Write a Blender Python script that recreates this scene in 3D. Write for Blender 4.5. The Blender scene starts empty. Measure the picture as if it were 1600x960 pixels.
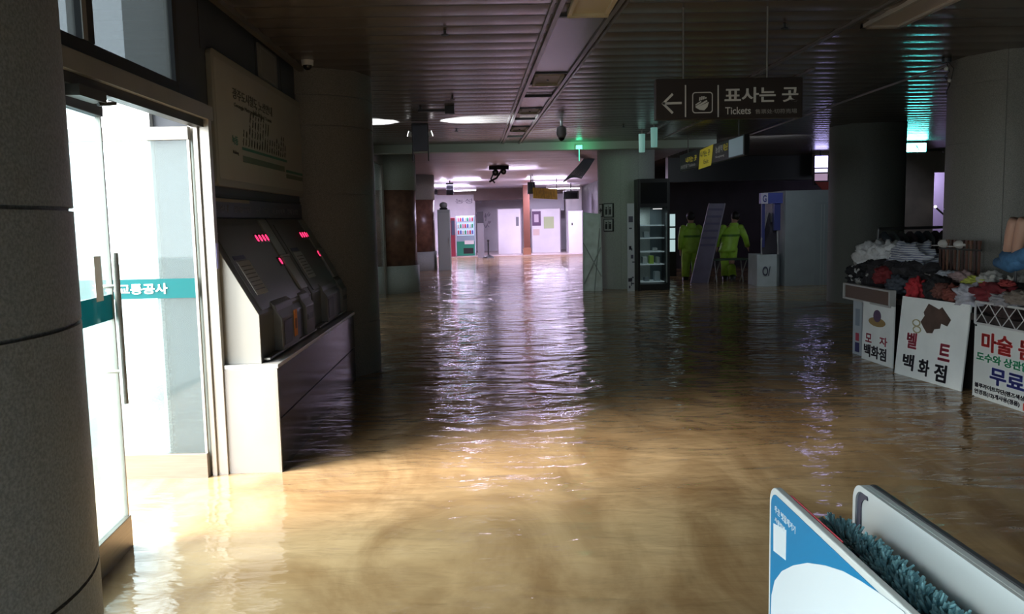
import bpy, bmesh, math, random
from math import sin, cos, pi, radians, sqrt, atan2
from mathutils import Vector, Matrix, noise
random.seed(7)
S = bpy.context.scene
COL = S.collection

# ------------------------------------------------------------------ camera
F, YAW, PITCH, ROLL, CH = 1300.0, radians(1.6286), radians(5.964), radians(1.2), 1.5
fw = Vector((sin(YAW)*cos(PITCH), cos(YAW)*cos(PITCH), -sin(PITCH)))
rt0 = Vector((cos(YAW), -sin(YAW), 0)); up0 = rt0.cross(fw)
rt = rt0*cos(ROLL) - up0*sin(ROLL); up = up0*cos(ROLL) + rt0*sin(ROLL)
camd = bpy.data.cameras.new('camera'); cam = bpy.data.objects.new('camera', camd); COL.objects.link(cam)
M3 = Matrix((rt, up, -fw)).transposed()
cam.matrix_world = Matrix.Translation((0, 0, CH)) @ M3.to_4x4()
camd.sensor_width = 36; camd.lens = F/1600*36; camd.clip_start = .05; camd.clip_end = 200
S.camera = cam

def _ray(x, y): return fw + rt*((x-800)/F) - up*((y-480)/F)
def onx(x, y, X): r = _ray(x, y); return Vector((0, 0, CH)) + r*(X/r.x)
def ony(x, y, Y): r = _ray(x, y); return Vector((0, 0, CH)) + r*(Y/r.y)
def onz(x, y, Z=0): r = _ray(x, y); return Vector((0, 0, CH)) + r*((Z-CH)/r.z)

# ------------------------------------------------------------------ view, world, lights
vs = S.view_settings
vs.view_transform = 'Standard'; vs.look = 'None'; vs.gamma = 1; vs.use_curve_mapping = False
vs.exposure = 0.14
S.cycles.max_bounces = 8; S.cycles.diffuse_bounces = 4; S.cycles.glossy_bounces = 4
S.cycles.transparent_max_bounces = 12; S.cycles.sample_clamp_indirect = 4; S.cycles.caustics_reflective = False
S.cycles.use_denoising = True
W = bpy.data.worlds.new('daylight'); S.world = W; W.use_nodes = True
bg = W.node_tree.nodes['Background']; bg.inputs[0].default_value = (.93, .97, 1, 1); bg.inputs[1].default_value = 9.5

def lamp(name, kind, loc, energy, color, rot=None, aim=None, size=.3, size_y=None, spot=None, blend=.3, portal=False, spread=None):
    d = bpy.data.lights.new(name, kind); o = bpy.data.objects.new(name, d); COL.objects.link(o); o.location = loc
    d.energy = energy; d.color = color
    if kind == 'AREA':
        d.size = size
        if size_y: d.shape = 'RECTANGLE'; d.size_y = size_y
        if portal: d.cycles.is_portal = True
        if spread: d.spread = spread
    elif kind == 'SUN': d.angle = size
    else: d.shadow_soft_size = size
    if kind == 'SPOT': d.spot_size = spot; d.spot_blend = blend
    if aim is not None:
        o.rotation_euler = (Vector(aim)-Vector(loc)).to_track_quat('-Z', 'Y').to_euler()
    elif rot: o.rotation_euler = rot
    return o
# opening of the glazed front towards the daylight
lamp('daylight_opening', 'AREA', (-1.9, 1.1, 1.35), 1, (1, 1, 1), aim=(0, 1.1, 1.35), size=7.6, size_y=2.9, portal=True)
# low hazy sun from outside, through the doors
lamp('rear_opening', 'AREA', (-.4, -4.3, 1.1), 1, (1, 1, 1), aim=(-.4, 0, 1.1), size=2.6, size_y=2.2, portal=True)
lamp('sun', 'SUN', (-8, 0, 6), 18, (1, .93, .82), aim=(-8+3, 1.1, 6-2.1), size=radians(32))
# fluorescent light of the far hall
PUR = (.80, .70, 1.0)
for (x, y, e) in ((-.9, 30, 160), (2.2, 30, 190), (-1.4, 35.0, 170), (2.6, 34.2, 210), (.8, 24, 55)):
    lamp('hall_tube_light', 'AREA', (x, y, 2.8), e, PUR, aim=(x, y, 0), size=1.4, size_y=.3)
    lamp('hall_tube_light', 'AREA', (x, y, 2.62), e*.42, PUR, aim=(x, y, 5), size=1.4, size_y=.3)
lamp('side_lobby_fill', 'AREA', (-2.8, 14, 2.6), 38, (.9, .97, 1), aim=(-2.8, 14, 0), size=.8, size_y=5)  # added lamp, stands in for daylight entering from the left
lamp('goods_stall_fill', 'AREA', (6.5, 1.0, 2.8), 7, (.8, .92, 1), aim=(4.8, 6.5, .6), size=1.6)  # added lamp out of view, brightens the sale boards
lamp('concourse_fill', 'AREA', (9.5, 18.6, 2.7), 12, (.75, .8, 1), aim=(8, 19.5, 0), size=1.5)  # added fill without a fixture, lifts the right part of the hall
lamp('concourse_fill', 'AREA', (5.3, 15.2, 2.75), 14, (.8, .9, 1), aim=(5.8, 18.5, .8), size=1.0)  # added fill without a fixture, lifts the workers and the booth

# ------------------------------------------------------------------ materials
MATS = {}
def mat(name, col, rough=.5, metal=0, var=0, scale=20, bump=0, bscale=None, emit=None, estr=0, spec=None, coords='Object', stretch=None, col2=None, detail=4):
    if name in MATS: return MATS[name]
    m = bpy.data.materials.new(name); m.use_nodes = True; MATS[name] = m
    nt = m.node_tree; N = nt.nodes; L = nt.links; b = N['Principled BSDF']
    b.inputs['Base Color'].default_value = (*col, 1); b.inputs['Roughness'].default_value = rough; b.inputs['Metallic'].default_value = metal
    if spec is not None: b.inputs['Specular IOR Level'].default_value = spec
    if emit: b.inputs['Emission Color'].default_value = (*emit, 1); b.inputs['Emission Strength'].default_value = estr
    if var or bump or col2:
        tc = N.new('ShaderNodeTexCoord'); mp = N.new('ShaderNodeMapping'); L.new(tc.outputs[coords], mp.inputs[0])
        if stretch: mp.inputs['Scale'].default_value = stretch
        n = N.new('ShaderNodeTexNoise'); n.inputs['Scale'].default_value = scale; n.inputs['Detail'].default_value = detail; L.new(mp.outputs[0], n.inputs['Vector'])
        r = N.new('ShaderNodeValToRGB'); L.new(n.outputs[0], r.inputs[0])
        c2 = col2 or tuple(min(1, c*(1+var)) for c in col); c1 = col if col2 else tuple(c*(1-var) for c in col)
        r.color_ramp.elements[0].position = .35; r.color_ramp.elements[1].position = .65
        r.color_ramp.elements[0].color = (*c1, 1); r.color_ramp.elements[1].color = (*c2, 1)
        L.new(r.outputs[0], b.inputs['Base Color'])
        if bump:
            n2 = N.new('ShaderNodeTexNoise'); n2.inputs['Scale'].default_value = bscale or scale; n2.inputs['Detail'].default_value = 3; L.new(mp.outputs[0], n2.inputs['Vector'])
            bp = N.new('ShaderNodeBump'); bp.inputs['Strength'].default_value = bump; bp.inputs['Distance'].default_value = .01
            L.new(n2.outputs[0], bp.inputs['Height']); L.new(bp.outputs[0], b.inputs['Normal'])
    return m

def glass_mat(name, tint, gloss=.08, milk=0, milkcol=(1, 1, 1)):
    m = bpy.data.materials.new(name); m.use_nodes = True; MATS[name] = m
    nt = m.node_tree; N = nt.nodes; L = nt.links; N.remove(N['Principled BSDF']); out = N['Material Output']
    t = N.new('ShaderNodeBsdfTransparent'); t.inputs[0].default_value = (*[sqrt(c) for c in tint], 1)   # two faces per pane
    g = N.new('ShaderNodeBsdfGlossy'); g.inputs['Roughness'].default_value = .03
    fr = N.new('ShaderNodeFresnel'); ge = N.new('ShaderNodeNewGeometry'); mr = N.new('ShaderNodeMapRange')
    mr.inputs['To Min'].default_value = 1.4; mr.inputs['To Max'].default_value = 1/1.4
    L.new(ge.outputs['Backfacing'], mr.inputs['Value']); L.new(mr.outputs[0], fr.inputs[0])   # the same real reflectance on both faces of the pane
    mx = N.new('ShaderNodeMixShader'); L.new(fr.outputs[0], mx.inputs[0]); 
    if milk:
        d = N.new('ShaderNodeBsdfTranslucent'); d.inputs[0].default_value = (*milkcol, 1)
        d2 = N.new('ShaderNodeBsdfDiffuse'); d2.inputs[0].default_value = (*milkcol, 1)
        a = N.new('ShaderNodeMixShader'); L.new(d.outputs[0], a.inputs[1]); L.new(d2.outputs[0], a.inputs[2])
        k = N.new('ShaderNodeMixShader'); k.inputs[0].default_value = milk; L.new(t.outputs[0], k.inputs[1]); L.new(a.outputs[0], k.inputs[2])
        L.new(k.outputs[0], mx.inputs[1])
    else: L.new(t.outputs[0], mx.inputs[1])
    L.new(g.outputs[0], mx.inputs[2]); L.new(mx.outputs[0], out.inputs[0])
    return m

granite = mat('granite', (.20, .192, .175), .55, var=.26, scale=150, bump=.08, bscale=200, detail=6)
granite_light = mat('granite_light', (.38, .41, .38), .6, var=.25, scale=120)
marble_brown = mat('marble_brown', (.17, .085, .06), .3, col2=(.27, .14, .10), scale=7, detail=8)
steel = mat('brushed_steel', (.50, .49, .46), .38, .7, var=.06, scale=8, stretch=(1, 1, 30), coords='Object')
steel_dark = mat('steel_dark', (.10, .10, .10), .4, .6)
steel_panel = mat('machine_steel', (.15, .15, .145), .42, .55, var=.05, scale=5)
ledge_steel = mat('ledge_steel', (.60, .60, .58), .3, .5, var=.05, scale=3)
wall_blue = mat('panel_bluegrey', (.055, .065, .085), .45, var=.1, scale=3)
black = mat('black_plastic', (.015, .015, .017), .4)
black_gloss = mat('black_gloss', (.01, .01, .012), .15)
white_paint = mat('white_paint', (.75, .75, .76), .5, var=.03, scale=6)
white_board = mat('white_board', (.76, .80, .80), .45, var=.05, scale=4)
board_cream = mat('map_face', (.42, .41, .37), .35, var=.04, scale=3)
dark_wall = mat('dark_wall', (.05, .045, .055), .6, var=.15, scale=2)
beige_wall = mat('beige_wall', (.22, .19, .16), .7, var=.1, scale=3)
lilac_wall = mat('pale_wall', (.72, .70, .74), .6, var=.05, scale=2)
brown_paint = mat('brown_soffit', (.13, .085, .075), .5, var=.1, scale=3)

def ceiling_mat():
    m = mat('ceiling_slat', (.20, .175, .16), .27, .55, var=.10, scale=1.2)
    return m
ceil_m = ceiling_mat()

def water_mat():
    m = bpy.data.materials.new('muddy_water'); m.use_nodes = True
    nt = m.node_tree; N = nt.nodes; L = nt.links; b = N['Principled BSDF']
    b.inputs['Roughness'].default_value = .06; b.inputs['IOR'].default_value = 1.33; b.inputs['Specular IOR Level'].default_value = .5
    tc = N.new('ShaderNodeTexCoord')
    def noi(scale, stretch, detail=3, dist=0, rot=0, rough=.5):
        mp = N.new('ShaderNodeMapping'); mp.inputs['Scale'].default_value = stretch; mp.inputs['Rotation'].default_value = (0, 0, rot)
        L.new(tc.outputs['Object'], mp.inputs[0])
        n = N.new('ShaderNodeTexNoise'); n.inputs['Scale'].default_value = scale; n.inputs['Detail'].default_value = detail
        n.inputs['Distortion'].default_value = dist; n.inputs['Roughness'].default_value = rough; L.new(mp.outputs[0], n.inputs['Vector']); return n
    # silt clouds
    c = noi(1.5, (1.0, .5, 1), 6, 1.2, radians(35), .6)
    r = N.new('ShaderNodeValToRGB'); L.new(c.outputs[0], r.inputs[0])
    r.color_ramp.elements[0].position = .36; r.color_ramp.elements[1].position = .62
    r.color_ramp.elements[0].color = (.205, .125, .060, 1); r.color_ramp.elements[1].color = (.335, .230, .125, 1)
    L.new(r.outputs[0], b.inputs['Base Color'])
    # swell, ripples, small chop
    def math_(op, a, v):
        q = N.new('ShaderNodeMath'); q.operation = op; L.new(a, q.inputs[0])
        if isinstance(v, (int, float)): q.inputs[1].default_value = v
        else: L.new(v, q.inputs[1])
        return q.outputs[0]
    h1 = math_('MULTIPLY', noi(1.6, (.7, 1.2, 1), 2, .8, radians(-20)).outputs[0], .075)
    h2 = math_('MULTIPLY', noi(6.5, (.55, 1.25, 1), 3, .6, radians(8)).outputs[0], .020)
    h3 = math_('MULTIPLY', noi(22, (.6, 1.2, 1), 2, .3, radians(-12)).outputs[0], .0028)
    # calmer near the door, choppier down the hall
    sp = N.new('ShaderNodeSeparateXYZ'); L.new(tc.outputs['Object'], sp.inputs[0])
    mr = N.new('ShaderNodeMapRange'); L.new(sp.outputs['Y'], mr.inputs[0]); mr.inputs[1].default_value = 3.5; mr.inputs[2].default_value = 9
    mr.inputs[3].default_value = .38; mr.inputs[4].default_value = 1.0
    h4 = math_('MULTIPLY', noi(3.2, (.35, 1.9, 1), 4, 1.0, radians(-38), .6).outputs[0], .010)
    s = math_('ADD', math_('ADD', math_('ADD', h1, h2), h3), h4)
    s = math_('MULTIPLY', s, mr.outputs[0])
    bp = N.new('ShaderNodeBump'); bp.inputs['Strength'].default_value = 1; bp.inputs['Distance'].default_value = 1.0
    L.new(s, bp.inputs['Height']); L.new(bp.outputs[0], b.inputs['Normal'])
    return m

# ------------------------------------------------------------------ mesh helpers
class MB:
    def __init__(s): s.bm = bmesh.new()
    def face(s, pts):
        vs_ = [s.bm.verts.new(p) for p in pts]
        try: return s.bm.faces.new(vs_)
        except ValueError: return None
    def box(s, a, b, M=None):
        (x0, y0, z0), (x1, y1, z1) = a, b
        v = [Vector(p) for p in ((x0,y0,z0),(x1,y0,z0),(x1,y1,z0),(x0,y1,z0),(x0,y0,z1),(x1,y0,z1),(x1,y1,z1),(x0,y1,z1))]
        if M: v = [M @ p for p in v]
        q = [s.bm.verts.new(p) for p in v]
        for f in ((0,3,2,1),(4,5,6,7),(0,1,5,4),(1,2,6,5),(2,3,7,6),(3,0,4,7)): s.bm.faces.new([q[i] for i in f])
        return s
    def prism(s, pts, d):
        """polygon pts (3D, planar) extruded by the vector d"""
        d = Vector(d); a = [s.bm.verts.new(Vector(p)) for p in pts]; b = [s.bm.verts.new(Vector(p)+d) for p in pts]
        s.bm.faces.new(a); s.bm.faces.new(b[::-1])
        n = len(a)
        for i in range(n): s.bm.faces.new((a[i], b[i], b[(i+1) % n], a[(i+1) % n]))
        return s
    def tube(s, pts, r, n=10, cap=True):
        pts = [Vector(p) for p in pts]; rs = r if isinstance(r, (list, tuple)) else [r]*len(pts); rings = []
        for i, p in enumerate(pts):
            t = (pts[min(i+1, len(pts)-1)] - pts[max(i-1, 0)]).normalized()
            u = t.cross(Vector((0, 0, 1)) if abs(t.z) < .95 else Vector((0, 1, 0))).normalized(); w = t.cross(u)
            rings.append([s.bm.verts.new(p + (u*cos(2*pi*k/n) + w*sin(2*pi*k/n))*rs[i]) for k in range(n)])
        for a, b in zip(rings, rings[1:]):
            for k in range(n): s.bm.faces.new((a[k], a[(k+1) % n], b[(k+1) % n], b[k]))
        if cap: s.bm.faces.new(rings[0][::-1]); s.bm.faces.new(rings[-1])
        return s
    def loft(s, rings, cap=True):
        """rings: (cx, cy, cz, rx, ry[, rot]) stacked"""
        n = 20; R = []
        for q in rings:
            cx, cy, cz, rx, ry = q[:5]; a0 = q[5] if len(q) > 5 else 0
            R.append([s.bm.verts.new((cx + rx*cos(t)*cos(a0) - ry*sin(t)*sin(a0), cy + rx*cos(t)*sin(a0) + ry*sin(t)*cos(a0), cz)) for t in (2*pi*k/n for k in range(n))])
        for a, b in zip(R, R[1:]):
            for k in range(n): s.bm.faces.new((a[k], a[(k+1) % n], b[(k+1) % n], b[k]))
        if cap: s.bm.faces.new(R[0][::-1]); s.bm.faces.new(R[-1])
        return s
    def ball(s, c, r, sub=3, sc=(1, 1, 1), rot=0, nz=0, nf=2.5, seed=0):
        g = bmesh.ops.create_icosphere(s.bm, subdivisions=sub, radius=1)
        R = Matrix.Rotation(rot, 3, 'Z')
        for v in g['verts']:
            p = v.co.copy()
            if nz: p *= 1 + nz*noise.noise(p*nf + Vector((seed*3.1, seed*1.7, seed)))
            v.co = R @ Vector((p.x*sc[0]*r, p.y*sc[1]*r, p.z*sc[2]*r)) + Vector(c)
        return s
    def obj(s, name, m, parent=None, bevel=0, smooth=False, seg=2):
        bmesh.ops.recalc_face_normals(s.bm, faces=s.bm.faces[:])
        me = bpy.data.meshes.new(name); s.bm.to_mesh(me); s.bm.free()
        ms = m if isinstance(m, (list, tuple)) else [m]
        for q in ms: me.materials.append(q)
        o = bpy.data.objects.new(name, me); COL.objects.link(o)
        if parent: o.parent = parent
        if bevel:
            b = o.modifiers.new('bevel', 'BEVEL'); b.width = bevel; b.segments = seg; b.limit_method = 'ANGLE'
        if smooth:
            for p in me.polygons: p.use_smooth = True
        return o

def tag(o, label, cat, group=None, kind=None):
    o['label'] = label
    if cat: o['category'] = cat
    if group: o['group'] = group
    if kind: o['kind'] = kind
    return o
def thing(name, label, cat, loc=(0, 0, 0), rot=0, group=None, kind=None):
    o = bpy.data.objects.new(name, None); COL.objects.link(o); o.empty_display_size = .1
    o.location = loc; o.rotation_euler = (0, 0, rot); return tag(o, label, cat, group, kind)
def struct(o, label=None):
    o['kind'] = 'structure'
    if label: o['label'] = label
    return o
def kids(t, parts):
    """parent world-space meshes to an Empty that has a location: keep them where they are"""
    inv = (Matrix.Translation(t.location) @ t.rotation_euler.to_matrix().to_4x4()).inverted()
    for p in parts: p.parent = t; p.matrix_parent_inverse = inv
    return parts

def text(name, s, m, o, u, v, w=None, h=None, parent=None, bold=0, thick=.0015, heavy=0):
    """lettering laid on the plane through o with reading direction u and up v, fitted to w x h"""
    cu = bpy.data.curves.new(name, 'FONT'); cu.body = s; cu.size = 1; cu.offset = bold; cu.extrude = .0001
    tmp = bpy.data.objects.new(name, cu); COL.objects.link(tmp)
    bpy.context.view_layer.update()
    me = bpy.data.meshes.new_from_object(tmp.evaluated_get(bpy.context.evaluated_depsgraph_get()))
    bpy.data.objects.remove(tmp)
    xs = [q.co.x for q in me.vertices]; ys = [q.co.y for q in me.vertices]
    if not xs: return None
    x0, x1, y0, y1 = min(xs), max(xs), min(ys), max(ys)
    sy = h/(y1-y0) if h else None; sx = w/(x1-x0) if w else sy
    sy = sy or sx
    u = Vector(u).normalized(); v = Vector(v).normalized(); n = u.cross(v); o = Vector(o)
    for q in me.vertices:
        q.co = o + u*((q.co.x-x0)*sx) + v*((q.co.y-y0)*sy) + n*(thick if q.co.z > 0 else -.0005)
    if heavy:
        bm = bmesh.new(); bm.from_mesh(me); base = bm.faces[:]
        for (du, dv) in ((heavy, 0), (-heavy, 0), (0, heavy*.8), (0, -heavy*.8)):
            g = bmesh.ops.duplicate(bm, geom=base)
            for e in g['geom']:
                if isinstance(e, bmesh.types.BMVert): e.co += (u*du + v*dv)*(y1-y0)*sy
        bm.to_mesh(me); bm.free()
    me.materials.clear(); me.materials.append(m)
    ob = bpy.data.objects.new(name, me); COL.objects.link(ob)
    if parent: kids(parent, [ob]) if parent.type == 'EMPTY' else setattr(ob, 'parent', parent)
    return ob

def poly_ext(name, pts2, o, u, v, thick, m, parent=None):
    u = Vector(u).normalized(); v = Vector(v).normalized(); n = u.cross(v); o = Vector(o)
    b = MB(); b.prism([o + u*a + v*c for a, c in pts2], n*thick)
    return b.obj(name, m, parent)

def rrect(w, h, r, n=6, corners=(1, 1, 1, 1)):
    pts = []
    for (cx, cy, a0, k) in ((r, r, pi, 0), (w-r, r, 1.5*pi, 1), (w-r, h-r, 0, 2), (r, h-r, .5*pi, 3)):
        if corners[k]: pts += [(cx+r*cos(a0+i*pi/2/n), cy+r*sin(a0+i*pi/2/n)) for i in range(n+1)]
        else: pts.append(((0, w, w, 0)[k], (0, 0, h, h)[k]))
    return pts

# ================================================================== SETTING
CZ = 2.95
wat = MB()
for (xa, ya, xb, yb) in ((-3.05, -4.35, -1.75, 5.02), (-1.75, -4.35, 13.35, 8.74), (-3.38, 8.96, -1.75, 23.98), (-1.75, 8.74, 13.35, 20.18), (-1.75, 20.18, 8.55, 23.98), (-3.38, 23.98, 4.28, 34.62)):
    wat.face([(xa, ya, 0), (xb, ya, 0), (xb, yb, 0), (xa, yb, 0)])
bmesh.ops.remove_doubles(wat.bm, verts=wat.bm.verts[:], dist=1e-4)
wo = wat.obj('flood_water', water_mat()); tag(wo, 'muddy brown flood water covering the whole station floor', 'water', kind='stuff')
struct(MB().box((-6, -4.5, -.32), (14, 41, -.2)).obj('floor', mat('floor_tile', (.30, .24, .20), .5, var=.1, scale=3)))
struct(MB().box((-5, 34.6, -.2), (13, 41, .035)).obj('floor_hall', mat('hall_floor', (.50, .40, .38), .25, var=.12, scale=2)), 'raised dry pinkish floor at the far end of the hall')
struct(MB().box((-30, -30, -.35), (-3.1, 34, .03)).obj('ground_outside', mat('ground_outside', (.17, .19, .19), .6, var=.1, scale=1)))

# slatted metal ceiling: shallow curved slats running across the hall
cb = MB(); y = -4.4; pitch = .30; k = 0
while y < 16.1:
    d = .006 + .004*random.random(); tl = random.uniform(-.0025, .0025)
    row = []
    for i in range(7):
        t = i/6; row.append((y + .006 + (pitch-.012)*t, CZ - d*(1-(2*t-1)**2) + tl*(2*t-1)))
    row = [(row[0][0], CZ+.03)] + row + [(row[-1][0], CZ+.03)]
    x0 = -1.70 if y < 8.7 else -3.5
    prev = None
    for (yy, zz) in row + [(y+pitch+.006, CZ+.03)]:
        cur = (cb.bm.verts.new((x0, yy, zz)), cb.bm.verts.new((13.5, yy, zz)))
        if prev: f = cb.bm.faces.new((prev[0], prev[1], cur[1], cur[0])); f.smooth = True
        prev = cur
    y += pitch; k += 1
co = cb.obj('ceiling', ceil_m); struct(co, 'dark glossy slatted metal ceiling')
for p in co.data.polygons: p.use_smooth = True
em = co.modifiers.new('edge', 'EDGE_SPLIT'); em.split_angle = radians(30)
for nm_, xA, xB, yE, m_ in (('ceiling_hall', -3.5, 4.4, 40.6, mat('ceiling_slat_hall', (.42, .38, .42), .35, .3, var=.06, scale=1.2)), ('ceiling_shops', 4.4, 13.5, 24.2, ceil_m)):
  cb = MB(); y = 16.2
  while y < yE:
    d = .006 + .005*random.random(); row = []
    for i in range(5):
        t = i/4; row.append((y + .01 + (pitch-.02)*t, CZ - d*(1-(2*t-1)**2)))
    row = [(row[0][0], CZ+.03)] + row + [(row[-1][0], CZ+.03)]
    prev = None
    for (yy, zz) in row + [(y+pitch+.01, CZ+.03)]:
        cur = (cb.bm.verts.new((xA, yy, zz)), cb.bm.verts.new((xB, yy, zz)))
        if prev: cb.bm.faces.new((prev[0], prev[1], cur[1], cur[0]))
        prev = cur
    y += pitch
  co = cb.obj(nm_, m_); struct(co, 'slatted ceiling beyond the beam')
  for p in co.data.polygons: p.use_smooth = True
  em = co.modifiers.new('edge', 'EDGE_SPLIT'); em.split_angle = radians(30)
struct(MB().box((-1.75, -4.5, CZ+.04), (14, 8.75, CZ+.2)).box((-3.6, 8.75, CZ+.04), (14, 41, CZ+.2)).box((-1.75, -4.5, CZ+.01), (-1.70, 8.7, CZ+.04)).obj('ceiling_slab', dark_wall))

# walls
alum_ = mat('aluminium', (.42, .40, .36), .35, .6, var=.05, scale=5)
wp = MB()
wp.box((-1.95, 5.05, -.2), (-1.75, 8.75, CZ+.04))
struct(MB().box((-1.97, 5.0, -.2), (-1.951, 8.74, CZ+.04)).obj('wall_added_skin', mat('lobby_wall', (.82, .83, .83), .6)))  # white skin added so the view through the door looks bright
wl = struct(wp.obj('wall_left', wall_blue), 'dark blue-grey panelled wall behind the ticket machines')
struct(MB().box((-1.95, 4.72, 2.22), (-1.68, 5.05, CZ+.04)).obj('wall_over_door', wall_blue))
g = MB()
for yy in (5.35, 6.62, 7.42): g.box((-1.7505, yy, 2.6), (-1.748, yy+.012, CZ))
g.box((-1.7505, 5.05, 1.69), (-1.744, 8.1, 1.71))
g.obj('wall_joint', black, wl)
struct(MB().box((-3.4, 8.75, -.2), (-1.75, 8.95, CZ+.04)).box((-3.6, 8.75, -.2), (-3.4, 41, CZ+.04)).obj('wall_lobby', mat('lobby_wall', (.82, .83, .83), .6)))
struct(MB().box((-5, 40.4, -.2), (13.5, 40.7, CZ+.04)).obj('wall_back', lilac_wall))
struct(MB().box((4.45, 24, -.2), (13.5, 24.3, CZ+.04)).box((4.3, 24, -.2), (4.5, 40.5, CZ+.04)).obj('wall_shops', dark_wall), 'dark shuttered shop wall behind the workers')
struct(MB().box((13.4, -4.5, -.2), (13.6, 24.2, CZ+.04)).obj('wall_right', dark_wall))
wr = struct(MB().box((-2, -4.6, -.2), (-1.7, -4.4, CZ+.04)).box((.9, -4.6, -.2), (13.6, -4.4, CZ+.04)).box((-1.7, -4.6, 2.2), (.9, -4.4, CZ+.04)).obj('wall_rear', dark_wall))
rg = MB()
for xx in (-1.7, -.42, .86): rg.box((xx, -4.53, -.2), (xx+.05, -4.47, 2.2))
rg = struct(rg.obj('window_4', alum_), 'glazed entrance behind the viewer')
MB().box((-1.66, -4.505, -.1), (.87, -4.495, 2.2)).obj('window_pane', glass_mat('rear_glass', (.22, .23, .24)), rg)
# ceiling edge trim over the left wall
struct(MB().box((-1.70, 4.66, CZ-.045), (-1.655, 8.2, CZ+.0)).obj('trim_1', mat('trim_metal', (.22, .20, .17), .35, .6)))

# beam
struct(MB().box((-3.4, 15.9, 2.80), (4.4, 16.2, CZ+.02)).obj('trim_beam', mat('beam_green_cast', (.34, .38, .33), .45)), 'pale beam crossing the ceiling')  # beam colour carries the green glow of the exit light
# soffits at the back
sf = MB(); sf.box((-.55, 37.9, 2.42), (2.0, 38.3, CZ)); sf.box((-2.2, 38.2, 2.70), (4.3, 38.5, CZ))
struct(sf.obj('trim_soffit', brown_paint), 'brown soffit above the far white gates')
struct(MB().box((4.5, 20.6, 2.35), (8.2, 20.9, CZ)).obj('trim_dark_soffit', black))

# ------------------------------------------------------------------ glazed front on the left
alum = mat('aluminium', (.42, .40, .36), .35, .6, var=.05, scale=5)
frame_dark = mat('frame_dark', (.05, .052, .055), .4, .5)
glass_door = glass_mat('door_glass', (.50, .60, .62), milk=.12, milkcol=(.80, .95, .95))
glass_top = glass_mat('transom_glass', (.030, .036, .040), milk=.06, milkcol=(.8, .9, .92))
teal = glass_mat('teal_film', (.001, .045, .05), milk=.85, milkcol=(.01, .22, .24))
hd = MB().box((-1.72, -4.4, 2.12), (-1.60, 5.06, 2.20)).box((-1.70, -4.4, 2.20), (-1.63, 5.05, 2.215)).obj('trim_door_header', alum); struct(hd, 'aluminium header above the glass doors')
MB().box((-1.69, -4.4, 2.075), (-1.63, 4.97, 2.12)).obj('header_track', frame_dark, hd)
jb = MB().box((-1.72, 4.97, -.2), (-1.60, 5.02, 2.12)).box((-1.69, 4.95, -.2), (-1.66, 4.97, 2.10)).box((-1.74, 5.02, -.2), (-1.63, 5.055, 2.2)).obj('trim_door_jamb', alum, None, .003); struct(jb, 'aluminium jamb beside the ticket machines')
MB().box((-1.60, 4.975, 1.25), (-1.597, 5.012, 1.40)).obj('jamb_sticker', mat('sticker_lilac', (.35, .35, .75), .5), jb)
# transom
tf = MB(); tf.box((-1.71, -4.4, 2.215), (-1.66, 4.70, 2.285)); tf.box((-1.71, -4.4, 2.90), (-1.66, 4.70, CZ+.02))
for yy in (-1.0, .5, 2.1, 3.60): tf.box((-1.715, yy, 2.285), (-1.655, yy+.11, 2.90))
tf.box((-1.71, 4.66, 2.285), (-1.66, 4.72, 2.9))
wn = struct(tf.obj('window_1', frame_dark), 'transom window above the glass doors')
MB().box((-1.69, -4.4, 2.285), (-1.682, 4.66, 2.90)).obj('window_pane', glass_top, wn)
MB().box((-1.655, 3.60, 2.285), (-1.65, 3.64, 2.9)).obj('window_mullion', alum, wn)
# fixed glazing nearer the camera
fx = MB()
for yy in (-4.4, -2.6, -.9, .85, 2.66): fx.box((-1.70, yy, -.2), (-1.63, yy+.07, 2.08))
fx.box((-1.69, -4.4, -.2), (-1.64, 2.70, .12))
w3 = struct(fx.obj('window_2', alum), 'fixed glazing beside the doors')
MB().box((-1.672, -4.4, .12), (-1.664, 2.70, 2.08)).obj('window_pane', glass_door, w3)

def door_leaf(name, hinge, free, label, hside, txt=None, bottomcol=None):
    """glass door leaf: local x along the leaf from hinge to free edge"""
    h = Vector((*hinge, 0)); f = Vector((*free, 0)); w = (f-h).length
    t = bpy.data.objects.new(name, None); COL.objects.link(t); t['kind'] = 'structure'; t['label'] = label
    t.location = h; t.rotation_euler = (0, 0, atan2(f.y-h.y, f.x-h.x))
    def P(b, n, m, bev=0): o = b.obj(n, m, None, bev); o.parent = t; return o
    P(MB().box((.012, -.005, .15), (w-.012, .005, 2.0)), 'glass', glass_door)
    P(MB().box((0, -.022, -.16), (w, .022, .15)), 'bottom_rail', mat('rail_steel', (.26, .22, .18), .35, .6, var=.08, scale=6, stretch=(1, 1, 20)), .003)
    P(MB().box((0, -.022, 2.0), (w, .022, 2.075)), 'top_rail', bottomcol or alum, .003)
    P(MB().box((0, -.012, .15), (.014, .012, 2.0)).box((w-.014, -.012, .15), (w, .012, 2.0)), 'edge_profile', alum)
    P(MB().box((.014, -.0065, 1.085), (w-.014, .0065, 1.20)), 'teal_band', teal)
    s = hside
    q = MB().tube([(w-.07, s*.055, .70), (w-.07, s*.055, 1.39)], .014, 12)
    for zz in (.85, 1.24): q.tube([(w-.07, -.02*s, zz), (w-.07, s*.055, zz)], .009, 8)
    P(q, 'handle', steel)
    return t, w
dl, wL = door_leaf('door_1', (-1.655, 2.76), (-1.735, 3.87), 'glass door leaf standing nearly closed behind the near column', -1, bottomcol=frame_dark)
st = MB().box((wL-.19, -.008, 1.18), (wL-.11, -.0066, 1.38)).obj('door_sticker', mat('sticker_white', (.85, .85, .85), .5)); st.parent = dl
dr, wR = door_leaf('door_2', (-1.70, 4.93), (-2.78, 4.97), 'glass door leaf swung open outwards with teal band', 1)
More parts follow.
